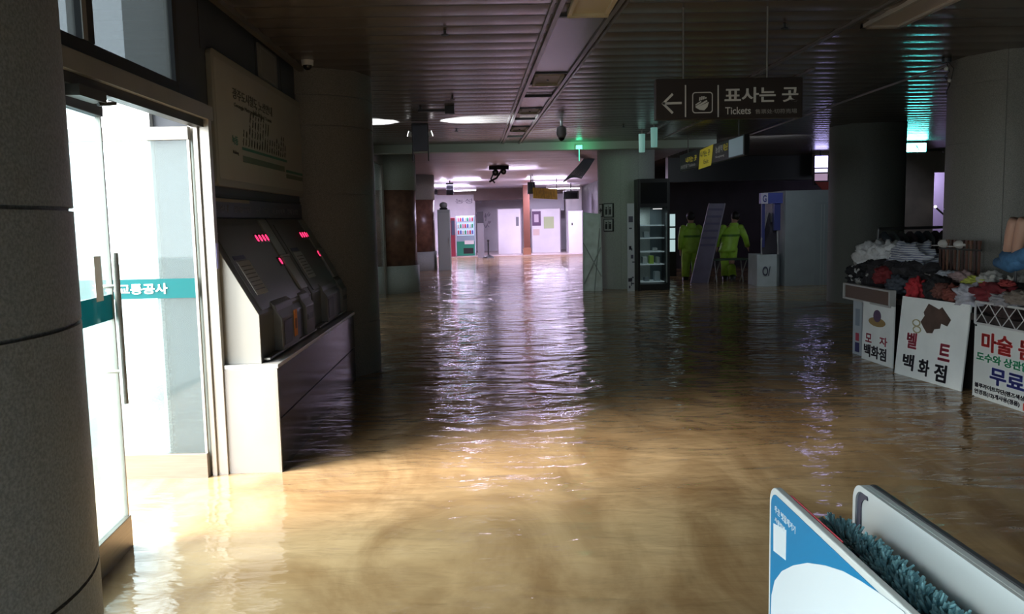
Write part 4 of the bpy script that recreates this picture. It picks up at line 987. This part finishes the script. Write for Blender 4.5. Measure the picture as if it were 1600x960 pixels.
poseB = dict(pelvis=(-.06, 0, .97), spine=(-.03, .04, 1.15), chest=(.03, .09, 1.36), neck=(.08, .13, 1.52), head0=(.10, .15, 1.59), head1=(.12, .18, 1.665), head2=(.125, .19, 1.74),
    shL=(-.17, .08, 1.42), elL=(-.29, .06, 1.20), wrL=(-.30, .16, .99), shR=(.22, .08, 1.42), elR=(.33, .04, 1.18), wrR=(.40, .18, .98),
    hipL=(-.15, 0, .91), knL=(-.12, .08, .52), anL=(-.13, .02, .09), hipR=(.03, 0, .91), knR=(.0, -.06, .52), anR=(.02, -.26, .12))
pA = ony(1080, 400, 19.6); pB = ony(1141, 400, 19.4)
worker('person in bright green raincoat seen from behind, left of the leaning stand', (pA.x, 19.6, -.2), 0, poseA)
worker('person in bright green raincoat leaning over beside the folding table', (pB.x+.02, 19.4, -.2), -.15, poseB)

# ================================================================== GOODS STALL
t = thing('stall_table', 'long dark stall table behind the Korean sale boards', 'table', (4.6, 7.3, -.2))
MB().box((-.62, -3.2, .80), (-.08, 1.75, .86)).obj('tabletop', mat('table_dark', (.03, .022, .02), .6), t, .004)
for (x_, y_) in ((-.5, -3.1), (-.14, -3.1), (-.5, 1.65), (-.14, 1.65), (-.5, -.7)): MB().box((x_-.025, y_-.025, 0), (x_+.025, y_+.025, .80)).obj('leg', black, t)
MB().box((-.22, -3.1, .86), (-.10, 1.6, .98)).obj('riser', mat('riser_dark', (.02, .018, .02), .8), t, .01)
# dark cloth behind the boards hanging from the table
MB().box((-.56, -3.1, .1), (-.55, 1.6, .80)).obj('skirt', mat('skirt_dark', (.02, .016, .015), .9), t)
TZ = .665
# brown tray front
t = thing('display_tray', 'brown display tray with pale edge at the left end of the stall', 'tray', (3.9, 8.4, .59))
MB().box((-.02, -.50, 0), (.02, .50, .14)).obj('front_board', mat('tray_brown', (.11, .07, .05), .5), t)
MB().box((-.035, -.52, -.012), (.03, .52, .008)).box((-.035, -.52, .14), (.03, .52, .158)).box((-.035, -.53, -.012), (.03, -.505, .158)).box((-.035, .505, -.012), (.03, .53, .158)).obj('edge_trim', mat('tray_edge', (.42, .43, .42), .4), t, .002)
MB().box((.02, -.5, .06), (.06, .5, .075)).obj('shelf', mat('tray_brown', (.11, .07, .05), .5), t)

def sign_board(name, lb, tl, tr, br, bl_, Yn, m, thick=.012, cat='sign board'):
    """leaning board between four photographed corners, each at its own depth"""
    A, B = onz(*bl_), onz(*br); 
    C_ = ony(*tr, B.y); D = ony(*tl, A.y)
    # make it planar: common lean
    lean = ((C_.x-B.x)+(D.x-A.x))/2; hgt = ((C_.z-B.z)+(D.z-A.z))/2
    A.z = B.z = -.02
    t = thing(name, lb, cat, tuple(A))
    u = (B-A); w = u.length; u = u.normalized(); v = Vector((lean, 0, hgt+.02)); hh = v.length; v = v.normalized(); n = u.cross(v)
    if n.x > 0: n = -n
    q = MB().prism([A-u*0, B, B+v*hh, A+v*hh], -n*thick).obj('board', m); kids(t, [q])
    return t, A, u, v, n, w, hh
def btxt(t, F_, s, m, fx, fy, fw_, fh_, bold=.012, nm='lettering', hv=.028):
    _, A, u, v, n, w, hh = F_
    text(nm, s, m, A + u*(w*fx) + v*(hh*fy) + n*.0012, u, v, w=w*fw_, h=hh*fh_, parent=t, bold=min(bold, .015), thick=.0012, heavy=hv)
def bpoly(t, F_, nm, pts, m, d=.002):
    _, A, u, v, n, w, hh = F_
    o = MB().prism([A+u*(w*a_)+v*(hh*c)+n*.0005 for a_, c in pts], n*d).obj(nm, m); kids(t, [o]); return o
red = mat('ink_red', (.42, .05, .09), .5); navy = mat('ink_navy', (.03, .03, .12), .5); inkb = mat('ink_black', (.02, .018, .03), .5)
bright_red = mat('ink_bright_red', (.62, .05, .05), .5); green = mat('ink_green', (.03, .35, .16), .5); blue = mat('ink_blue', (.05, .06, .32), .5)
F1 = sign_board('sale_board', 'white sale board for hats, second from the left of the stall boards', (1347, 470), (1400, 481), (1394, 576), (1346, 560), 0, white_board)
t = F1[0]
btxt(t, F1, '모', red, .12, .34, .2, .14); btxt(t, F1, '자', red, .58, .34, .24, .14); btxt(t, F1, '백화점', inkb, .08, .10, .72, .20)
bpoly(t, F1, 'hat_picture', [(.2+.55*(.5+.5*cos(k*pi/8)), .70+.075*sin(k*pi/8)) for k in range(16)], mat('hat_tan', (.30, .20, .08), .6))
bpoly(t, F1, 'hat_crown', [(.36+.24*(.5+.5*cos(k*pi/8)), .80+.10*sin(k*pi/8)) for k in range(16)], mat('hat_purple', (.10, .06, .12), .6), .004)
F0 = sign_board('sale_board', 'narrow pale board with red and blue print at the far left end of the stall', (1333, 468), (1347, 471), (1345, 556), (1332, 552), 0, mat('pale_board', (.40, .45, .50), .5))
t = F0[0]
bpoly(t, F0, 'print_block', [(.3, .55), (.8, .55), (.8, .85), (.3, .85)], mat('print_grey', (.22, .27, .33), .5)); bpoly(t, F0, 'print_block', [(.35, .28), (.75, .28), (.75, .42), (.35, .42)], red); bpoly(t, F0, 'print_block', [(.3, .08), (.8, .08), (.8, .25), (.3, .25)], navy)
F2 = sign_board('sale_board', 'large white sale board for belts with picture of brown belts', (1408, 460), (1520, 480), (1501, 612), (1397, 583), 0, white_board)
t = F2[0]
btxt(t, F2, '벨', red, .15, .38, .15, .19); btxt(t, F2, '트', red, .64, .32, .16, .19); btxt(t, F2, '백', inkb, .12, .11, .17, .19); btxt(t, F2, '화', inkb, .37, .09, .16, .19); btxt(t, F2, '점', inkb, .61, .07, .17, .20)
bm_ = mat('belt_brown', (.07, .04, .03), .5, var=.3, scale=8)
bpoly(t, F2, 'belt_picture', [(.42, .95), (.58, .90), (.62, .93), (.76, .80), (.72, .72), (.63, .74), (.62, .68), (.54, .66), (.52, .61), (.44, .60), (.38, .66), (.33, .72), (.38, .80), (.36, .84)], bm_, .003)
q = MB(); _, A, u, v, n, w, hh = F2
for (cx, cy) in ((.27, .70), (.29, .62)):
    c_3 = A+u*(w*cx)+v*(hh*cy)+n*.006; pts = [c_3+u*(.05*cos(k*pi/6))+v*(.028*sin(k*pi/6)) for k in range(13)]; q.tube(pts, .006, 6, cap=False)
kids(t, [q.obj('buckle_picture', mat('buckle_gold', (.45, .42, .25), .4))])
# right board with wire top
A_, B_ = onz(1519, 618), onz(1600, 645)
F3 = sign_board('sale_board', 'white sale board with red, green and blue Korean print at the right edge', (1525, 505), (1660, 530), (1655, 663), (1519, 618), 0, mat('print_white', (.60, .63, .62), .5))
t = F3[0]
btxt(t, F3, '마술 돋보기', bright_red, .10, .66, 1.0, .24, .03); btxt(t, F3, '도수와 상관없이 쓰는', green, .04, .52, .98, .11, .02); btxt(t, F3, '무료체험', blue, .22, .26, .80, .22, .03)
btxt(t, F3, '블루라이트차단(렌즈색상)', inkb, .03, .155, .62, .07, .015); btxt(t, F3, '안경점(12)개사용(정품)', inkb, .03, .07, .55, .07, .015)
bpoly(t, F3, 'red_tag', [(.62, .05), (.80, .05), (.80, .14), (.62, .14)], bright_red)
_, A, u, v, n, w, hh = F3
top = A+v*hh
q = MB(); q.tube([top, top+v*.17, top+v*.17+u*w, top+u*w], .010, 6)
q.tube([top-v*.0, top+u*w], .009, 6)
for i in range(6):
    q.tube([top+u*(w*i/6), top+u*(w*(i+1)/6)+v*.17], .004, 5); q.tube([top+u*(w*(i+1)/6), top+u*(w*i/6)+v*.17], .004, 5)
kids(t, [q.obj('wire_rack', mat('wire_white', (.55, .55, .56), .4))])
q = MB()
for (a_, c) in ((.02, .97), (.02, .03)): q.ball(A+u*(w*a_)+v*(hh*c)+n*.003, .009, 1)
kids(t, [q.obj('grommet', black)])

# merchandise ------------------------------------------------------
def cloth(name, lb, cat, c, r, sc, col, seed, rot=0, nz=.5, nf=2.6, group=None, stripes=None):
    m = mat('cloth_%.2f_%.2f_%.2f' % col, col, .8, var=.12, scale=30) if not stripes else stripes
    b = MB().ball((0, 0, 0), r, 4, sc, rot, nz, nf, seed)
    for v in b.bm.verts:
        q_ = v.co/r; k_ = abs(noise.noise(q_*5.5+Vector((seed, 0, 3))))*.34 + abs(noise.noise(q_*12+Vector((0, seed, 7))))*.14; v.co *= 1.12-k_*1.0
    lo = min(v.co.z for v in b.bm.verts)
    for v in b.bm.verts:
        v.co.z = max(v.co.z, lo*.55) - lo*.55
    o = b.obj(name, m, None, smooth=True); o.location = c
    tag(o, lb, cat, group); return o
def stripe_mat():
    m = bpy.data.materials.new('striped_cloth'); m.use_nodes = True; N = m.node_tree.nodes; L = m.node_tree.links; b = N['Principled BSDF']; b.inputs['Roughness'].default_value = .8
    tc = N.new('ShaderNodeTexCoord'); wv = N.new('ShaderNodeTexWave'); wv.bands_direction = 'Z'; wv.inputs['Scale'].default_value = 14; wv.inputs['Distortion'].default_value = 2.5; L.new(tc.outputs['Object'], wv.inputs[0])
    r = N.new('ShaderNodeValToRGB'); r.color_ramp.elements[0].position = .25; r.color_ramp.elements[0].color = (.18, .19, .30, 1); r.color_ramp.elements[1].position = .5; r.color_ramp.elements[1].color = (.55, .58, .62, 1)
    L.new(wv.outputs[0], r.inputs[0]); L.new(r.outputs[0], b.inputs['Base Color']); return m
SM = stripe_mat()
def place(x, y, X): p = onx(x, y, X); return p
W_, K_, R_, D_, G_ = (.62, .63, .65), (.012, .012, .015), (.17, .015, .02), (.03, .02, .022), (.22, .22, .24)
items = [  # pixel centre, X plane, radius, scale, colour, name, label, category
 (1383, 432, 4.05, .10, (1, 1.2, 1.0), R_, 'cloth_pouch', 'small red pouch on the heap behind the brown tray', 'pouch'),
 (1360, 422, 4.35, .19, (1, 1.4, .9), W_, 'white_garment', 'crumpled white garment lowest on the left slope of the heap', 'garment'),
 (1372, 405, 4.55, .20, (1, 1.5, .95), W_, 'white_garment', 'crumpled white garment at the crown of the left heap', 'garment'),
 (1396, 398, 4.65, .17, (1, 1.3, .8), W_, 'white_garment', 'white garment tucked between the heap crown and the striped shirt', 'garment'),
 (1392, 420, 4.40, .10, (1, 1.3, .7), W_, 'white_garment', 'small white cloth under the dark gap left of the striped shirt', 'garment'),
 (1388, 410, 4.42, .09, (1, 1.2, .9), K_, 'black_garment', 'small black garment between the white garments of the heap', 'garment'),
 (1343, 436, 4.2, .07, (1, 1.2, .8), W_, 'sock_bundle', 'tiny white sock bundle above the brown tray', 'socks'),
 (1420, 433, 4.25, .16, (1, 1.6, .9), K_, 'black_bag', 'soft black bag under the striped shirt', 'bag'),
 (1404, 447, 4.05, .10, (1, 1.5, .9), (.05, .06, .08), 'dark_garment', 'dark blue garment behind the upper left corner of the belt board', 'garment'),
 (1433, 451, 4.02, .085, (1, 1, 1.25), (.40, .02, .03), 'red_pot', 'bright red rolled item just above the belt board', 'rolled item'),
 (1453, 437, 4.2, .08, (1, 1.3, .6), (.4, .38, .36), 'pale_cloth', 'pale cloth between the red roll and the black hat', 'garment'),
 (1468, 447, 4.08, .11, (1, 1.3, .8), K_, 'black_hat', 'black hat above the middle of the belt board', 'hat'),
 (1482, 432, 4.3, .10, (1, 1.4, .55), (.50, .53, .60), 'pale_shoe', 'pale blue-white shoe beyond the black hat', 'shoe'),
 (1505, 434, 4.3, .10, (1, 1.4, .55), (.36, .25, .25), 'pink_cloth', 'dusty pink folded cloth right of the pale shoe', 'garment'),
 (1528, 440, 4.2, .09, (1, 1.5, .5), (.42, .45, .08), 'yellow_cloth', 'yellow-green cloth in the middle of the stall', 'garment'),
 (1548, 437, 4.25, .09, (1, 1.2, .8), (.35, .34, .32), 'grey_cloth', 'greyish cloth peak right of the yellow cloth', 'garment'),
 (1471, 457, 4.02, .07, (1, 1, 1), (.13, .045, .035), 'rolled_belt', 'small brown rolled belt above the belt board', 'rolled belt'),
 (1490, 460, 4.02, .08, (1, 1, 1), (.16, .04, .03), 'rolled_belt', 'larger reddish rolled belt at the top right of the belt board', 'rolled belt'),
 (1519, 464, 4.05, .11, (1, 1.3, .9), (.42, .42, .48), 'white_scarf', 'crumpled white scarf between the belt board and the right board', 'scarf'),
 (1556, 459, 4.1, .14, (1, 1.8, .6), (.14, .012, .018), 'red_garment', 'flat deep red garment above the right board', 'garment'),
 (1580, 456, 4.2, .12, (1, 1.6, .6), K_, 'black_garment', 'black garment right of the deep red one', 'garment'),
 (1575, 470, 4.02, .11, (1, 1.6, .5), (.25, .24, .26), 'grey_garment', 'grey garment just behind the wire top of the right board', 'garment'),
 (1587, 448, 4.35, .07, (1, 1, 1.2), (.45, .43, .40), 'small_jar', 'small pale item standing on black cloth at the right edge', 'rolled item'),
 (1598, 466, 4.0, .10, (1, 1.5, .6), (.16, .13, .11), 'brown_garment', 'brown garment at the right edge above the board', 'garment'),
]
for i, (x, y, X, r, sc, col, nm, lb, cat) in enumerate(items):
    X = min(X, 4.36)
    p = place(x, y, X); z = max(TZ, p.z - r*sc[2]*.75)
    cloth(nm, lb, cat, (p.x, p.y, z), r, sc, col, i+1, 0, .55, 3.2)
p = place(1427, 403, 4.36)
cloth('striped_shirt', 'large pale striped shirt spread on top of the stall heap', 'shirt', (p.x, p.y, p.z-.12), .22, (.8, 1.5, .75), W_, 33, 0, .55, 2.4, stripes=SM)
# heap body: dark unsorted clothes under the garments
random.seed(21)
hp = MB()
for i in range(26):
    y_ = random.uniform(7.4, 9.0); x_ = random.uniform(4.15, 4.36); hp.ball((x_, y_, TZ+.08+.20*max(0, 1-abs(y_-8.4)/.9)*random.random()+.1*(x_-4.2)), random.uniform(.11, .17), 2, (1, 1.2, .8), 0, .6, 3, i)
hp.obj('dark_clothes_heap', mat('heap_dark', (.022, .02, .024), .9, var=.5, scale=18)); o = bpy.data.objects['dark_clothes_heap']; tag(o, 'loose heap of dark unsorted clothes under the white garments', 'clothes', kind='stuff')
hp = MB()
for i in range(34):
    y_ = random.uniform(5.0, 7.4); x_ = random.uniform(4.08, 4.36); hp.ball((x_, y_, TZ+.02+.06*random.random()+.18*(x_-4.1)), random.uniform(.08, .14), 2, (1, 1.2, .7), 0, .6, 3, i+50)
hp.obj('dark_clothes_heap', mat('heap_dark2', (.035, .02, .02), .9, var=.6, scale=16)); o = bpy.data.objects['dark_clothes_heap.001']; tag(o, 'loose heap of dark clothes along the right half of the stall', 'clothes', kind='stuff')
# small black and white sock bundles at the left end
for i in range(16):
    x, y = random.uniform(1332, 1372), random.uniform(415, 442); p = place(x, y, 4.1+random.random()*.15)
    if i % 4 == 0: cloth('sock_bundle', 'small white-speckled sock bundle at the left end of the heap', 'socks', (p.x, p.y, max(TZ, p.z-.04)), .045, (1, 1.2, .8), (.4, .4, .4), i+70, group='light sock bundles at the left end of the heap')
    else: cloth('sock_bundle', 'small black sock bundle at the left end of the heap', 'socks', (p.x, p.y, max(TZ, p.z-.04)), .07, (1, 1.2, .8), K_, i+70, group='black sock bundles at the left end of the heap')
for i in range(14):
    x, y = random.uniform(1440, 1590), random.uniform(440, 465); p = place(x, y, 4.05+random.random()*.2); c = random.choice([(.25, .03, .03), (.35, .34, .36), (.10, .05, .04), (.30, .20, .18)])
    nmc = {(.25, .03, .03): 'dark red', (.35, .34, .36): 'pale grey', (.10, .05, .04): 'brown', (.30, .20, .18): 'dull pink'}[c]
    cloth('sock_bundle', 'small %s sock bundle scattered over the dark clothes' % nmc, 'socks', (p.x, p.y, max(TZ, p.z-.03)), .045, (1, 1.4, .6), c, i+90, group='%s sock bundles scattered on the stall' % nmc)
# dark clothes rail behind
t = thing('clothes_rail', 'dark clothes rail with hanging garments behind the heap', 'clothes rail', (5.6, 10.2, -.2))
MB().tube([(-.8, -.1, 0), (-.8, -.1, 1.5)], .018, 8).tube([(1.1, .3, 0), (1.1, .3, 1.5)], .018, 8).tube([(-.8, -.1, 1.5), (1.1, .3, 1.5)], .018, 8).obj('rail', steel_dark, t)
for i in range(15):
    x_ = -.72+i*.12; y_ = -.1+.4*(x_+.8)/1.9
    g_ = MB().loft([(x_, y_, .55+random.uniform(0, .12), .03, .22), (x_, y_, 1.0, .035, .2), (x_, y_, 1.38, .03, .19), (x_, y_, 1.46, .01, .04)]).obj('hanging_garment', mat('hang%d' % (i % 4), ((.02, .03, .04), (.05, .06, .06), (.02, .02, .02), (.04, .025, .03))[i % 4], .8), None, smooth=True)
    g_.location = t.location; tag(g_, 'dark garment hanging in the row on the rail behind the heap', 'garment', 'dark garments hanging on the clothes rail')
# two caps on hooks and belt rack
t = thing('belt_rack', 'rack of hanging brown belts behind the middle of the stall', 'belt rack', (4.38, 7.62, TZ+.12))
MB().tube([(0, 0, .0), (0, 0, .36)], .012, 8).tube([(0, -.36, .36), (0, .34, .36)], .010, 8).obj('stand', steel_dark, t)
for i in range(11):
    y_ = -.33+i*.064
    o = MB().box((4.38-.006, 7.62+y_-.014, TZ+.21+random.uniform(0, .08)), (4.38+.006, 7.62+y_+.014, TZ+.56)).box((4.38-.010, 7.62+y_-.018, TZ+.53), (4.38+.010, 7.62+y_+.018, TZ+.565)).obj('hanging_belt', mat('belt%d' % (i % 3), ((.10, .04, .025), (.05, .025, .02), (.16, .08, .05))[i % 3], .4), None, .002)
    tag(o, 'brown leather belt hanging in the row on the belt rack', 'belt', 'belts hanging on the belt rack')
for (x, y, lb) in ((1476, 377, 'white cap on top of the belt rack, left one'), (1501, 375, 'white cap on top of the belt rack, right one')):
    p = place(x, y, 4.38)
    c = thing('white_sun_hat', lb, 'headwear', (4.38, p.y, TZ+.505))
    MB().ball((0, 0, .02), .06, 2, (1, 1.1, .7)).obj('crown', mat('cap_white', (.55, .54, .52), .7), c, smooth=True); MB().loft([(-.05, .03, .0, .05, .07), (-.05, .03, .006, .05, .07)]).obj('brim', mat('cap_white', (.55, .54, .52), .7), c)
# mannequin legs with blue trousers
def legs(px, py, X, lb):
    p = place(px, py, X); t = thing('mannequin_legs', lb, 'mannequin', (p.x, p.y, p.z))
    q = MB()
    for dy in (-.055, .06):
        q.tube([(0, dy-.02, .0), (0, dy-.05, .10), (0, dy-.085, .20), (0, dy-.10, .28), (0, dy-.115, .31)], [.035, .045, .058, .052, .046], 14)
    q.obj('legs', mat('mannequin_skin', (.52, .30, .22), .5), t, smooth=True)
    MB().tube([(0, .06, .02), (0, -.03, -.04), (0, -.15, .0), (0, -.32, .05)], [.055, .075, .07, .07], 12).tube([(0, .17, -.05), (0, -.02, -.06), (0, -.2, -.02)], [.04, .07, .06], 12).obj('trousers', mat('denim', (.06, .17, .33), .8, var=.2, scale=20), t, smooth=True)
    MB().tube([(0, -.08, -.10), (0, -.08, TZ-p.z+.02)], .012, 8).obj('pole', steel_dark, t)
    MB().loft([(0, -.08, TZ-p.z, .10, .10), (0, -.08, TZ-p.z+.02, .10, .10)]).obj('foot_plate', steel_dark, t)
legs(1578, 402, 4.3, 'upturned mannequin legs with blue denim at the right edge of the stall')
# wall behind with lit doorway
bw = MB().box((8.6, 20.2, -.2), (10.95, 20.4, 2.45)).box((8.0, 20.2, 2.45), (13.4, 20.4, CZ)).box((11.55, 20.2, -.2), (13.4, 20.4, 2.45)).obj('wall_beige', beige_wall); struct(bw, 'beige wall right of the dark column')
o = MB().box((11.0, 22.2, -.2), (12.9, 22.3, CZ)).obj('wall_passage', mat('passage_lilac', (.6, .55, .68), .6)); struct(o)
lamp('passage_light', 'AREA', (11.6, 21.3, 2.7), 22, (.72, .62, 1), aim=(11.8, 22.2, 1.2), size=.6)
t = thing('door_flag', 'dark diagonal bar with white lit tip in the purple doorway', 'barrier arm', (10.9, 20.0, 1.55))
MB().tube([(.6, .1, -.43), (.6, .1, -1.75)], .03, 8).obj('post', black, t)
MB().tube([(0, 0, .04), (.62, .1, -.45)], .022, 8).obj('bar', black, t); MB().ball((-.02, -.02, .06), .035, 2).obj('lit_tip', mat('tip_lit', (1, 1, 1), .4, emit=(1, .95, 1), estr=2), t)

# ================================================================== UMBRELLA DRYER (front right)
t = thing('umbrella_dryer', 'umbrella drying stand with blue-white panel and blue brush in the near right corner', 'umbrella dryer', (.82, 1.5, -.2))
def side_panel(nm, X0, dx, y0, y1, zt, m, r=.045):
    pts = [(X0, y0, -.2), (X0, y1, -.2)] + [(X0, y1-r+r*cos(a_), zt-r+r*sin(a_)) for a_ in (i*pi/2/8 for i in range(9))] + [(X0, y0, zt)]
    return MB().prism(pts, (dx, 0, 0)).obj(nm, m, None, .003)
pw = mat('dryer_grey', (.62, .64, .66), .4)
P = [side_panel('side_panel', .71, .018, .75, 2.055, .815, pw), side_panel('side_panel', .935, .02, .75, 2.055, .815, pw)]
# blue printed face of the left panel (towards the hall)
r = .035; y1, zt = 2.038, .80
pts = [(.7095, .75, -.2), (.7095, y1, -.2)] + [(.7095, y1-r+r*cos(a_), zt-r+r*sin(a_)) for a_ in (i*pi/2/8 for i in range(9))] + [(.7095, .75, zt)]
P.append(MB().prism(pts, (-.0012, 0, 0)).obj('blue_face', mat('dryer_blue', (.004, .19, .42), .5, spec=.2)))
# white rounded shape on the blue face: from photographed outline on the panel plane
out_px = [(1204, 985), (1205, 955), (1206, 930), (1211, 908), (1222, 893), (1240, 884), (1262, 880), (1290, 884), (1318, 893), (1345, 908), (1378, 930), (1412, 956)]
pts = [onx(x, y, .7085) for x, y in out_px]
pts += [Vector((.7085, 1.10, pts[-1].z-.10)), Vector((.7085, 1.0, .2)), Vector((.7085, pts[0].y-.0, .2))]
P.append(MB().prism(pts, (-.001, 0, 0)).obj('white_shape', mat('dryer_white', (.70, .76, .84), .35)))
sq = [onx(x, y, .7085) for x, y in ((1209, 818), (1229, 829), (1228, 876), (1209, 861))]
P.append(MB().prism(sq, (-.001, 0, 0)).obj('white_tile', mat('dryer_white', (.70, .76, .84), .35)))
# red reverse of the panel, dark inner rims
P.append(side_panel('red_reverse', .7285, .003, 1.66, 1.99, .8165, mat('dryer_red', (.40, .03, .05), .4)))
rim = []
def arc(y1, zt, r): return [(y1-r+r*cos(a_), zt-r+r*sin(a_)) for a_ in (i*pi/2/8 for i in range(9))]
q = MB(); oo = [(2.055, .0)] + arc(2.055, .815, .045) + [(.75, .815)]; ii = [(2.04, .0)] + arc(2.04, .80, .034) + [(.75, .80)]
for i in range(len(oo)-1):
    a1, a2, b1_, b2 = oo[i], oo[i+1], ii[i], ii[i+1]
    q.prism([(.927, *a1), (.927, *a2), (.927, *b2), (.927, *b1_)], (.008, 0, 0))
P.append(q.obj('panel_rim', pw))
q = MB(); oo = [(2.039, .3)] + arc(2.039, .799, .034) + [(1.99, .799)]; ii = [(2.02, .3)] + arc(2.02, .785, .03) + [(1.985, .785)]
for i in range(len(oo)-1):
    a1, a2, b1_, b2 = oo[i], oo[i+1], ii[i], ii[i+1]
    q.prism([(.932, *a1), (.932, *a2), (.932, *b2), (.932, *b1_)], (.002, 0, 0))
P.append(q.obj('inner_gasket', mat('gasket_dark', (.04, .04, .08), .5)))
P.append(side_panel('outer_edge', .955, .016, .75, 2.055, .8155, mat('edge_dark', (.06, .06, .07), .5)))
# base between the panels, brush core
P.append(MB().box((.73, .8, -.2), (.935, 2.0, .45)).obj('trough', mat('trough_dark', (.03, .03, .035), .6)))
P.append(MB().tube([(.842, .7, .700), (.842, 1.93, .700)], .035, 12).obj('brush_core', mat('core_dark', (.02, .05, .06), .8)))
P.append(MB().box((.829, 1.96, .44), (.855, 1.985, .72)).box((.829, .85, .44), (.855, .875, .72)).obj('brush_bracket', black))
kids(t, P)
text('panel_lettering', '우산 빗물제거기', mat('dryer_white', (.70, .76, .84), .35), onx(1211, 800, .7085), (0, -1, -.03), (0, 0, 1), w=.14, h=.018, parent=t)
text('panel_lettering', '사용방법', mat('dryer_white', (.70, .76, .84), .35), onx(1211, 815, .7085), (0, -1, -.03), (0, 0, 1), w=.07, h=.013, parent=t)
random.seed(11)
tb = MB(); fin = []
for i in range(2800):
    y_ = random.uniform(.8, 1.955); a_ = random.uniform(-.35*pi, 1.35*pi) ; d = Vector((cos(a_), random.uniform(-.35, .35), sin(a_)*.9+.12)).normalized()
    if y_ > 1.90: d = (d + Vector((0, .8, .0))).normalized()
    p0 = Vector((.842, y_, .700)) + d*.03; ln = random.uniform(.022, .040); bend = Vector((random.uniform(-.3, .3), random.uniform(-.5, .2), -.15))
    p1 = p0+d*ln*.6; p2 = p0+(d+bend*.5).normalized()*ln*1.1
    tb.tube([p0, p1, p2], [.0038, .0042, .0026], 5)
o = tb.obj('bristles', mat('bristle_blue', (.27, .56, .66), .8, var=.2, scale=40), None, smooth=True); kids(t, [o]); o['kind'] = 'stuff'
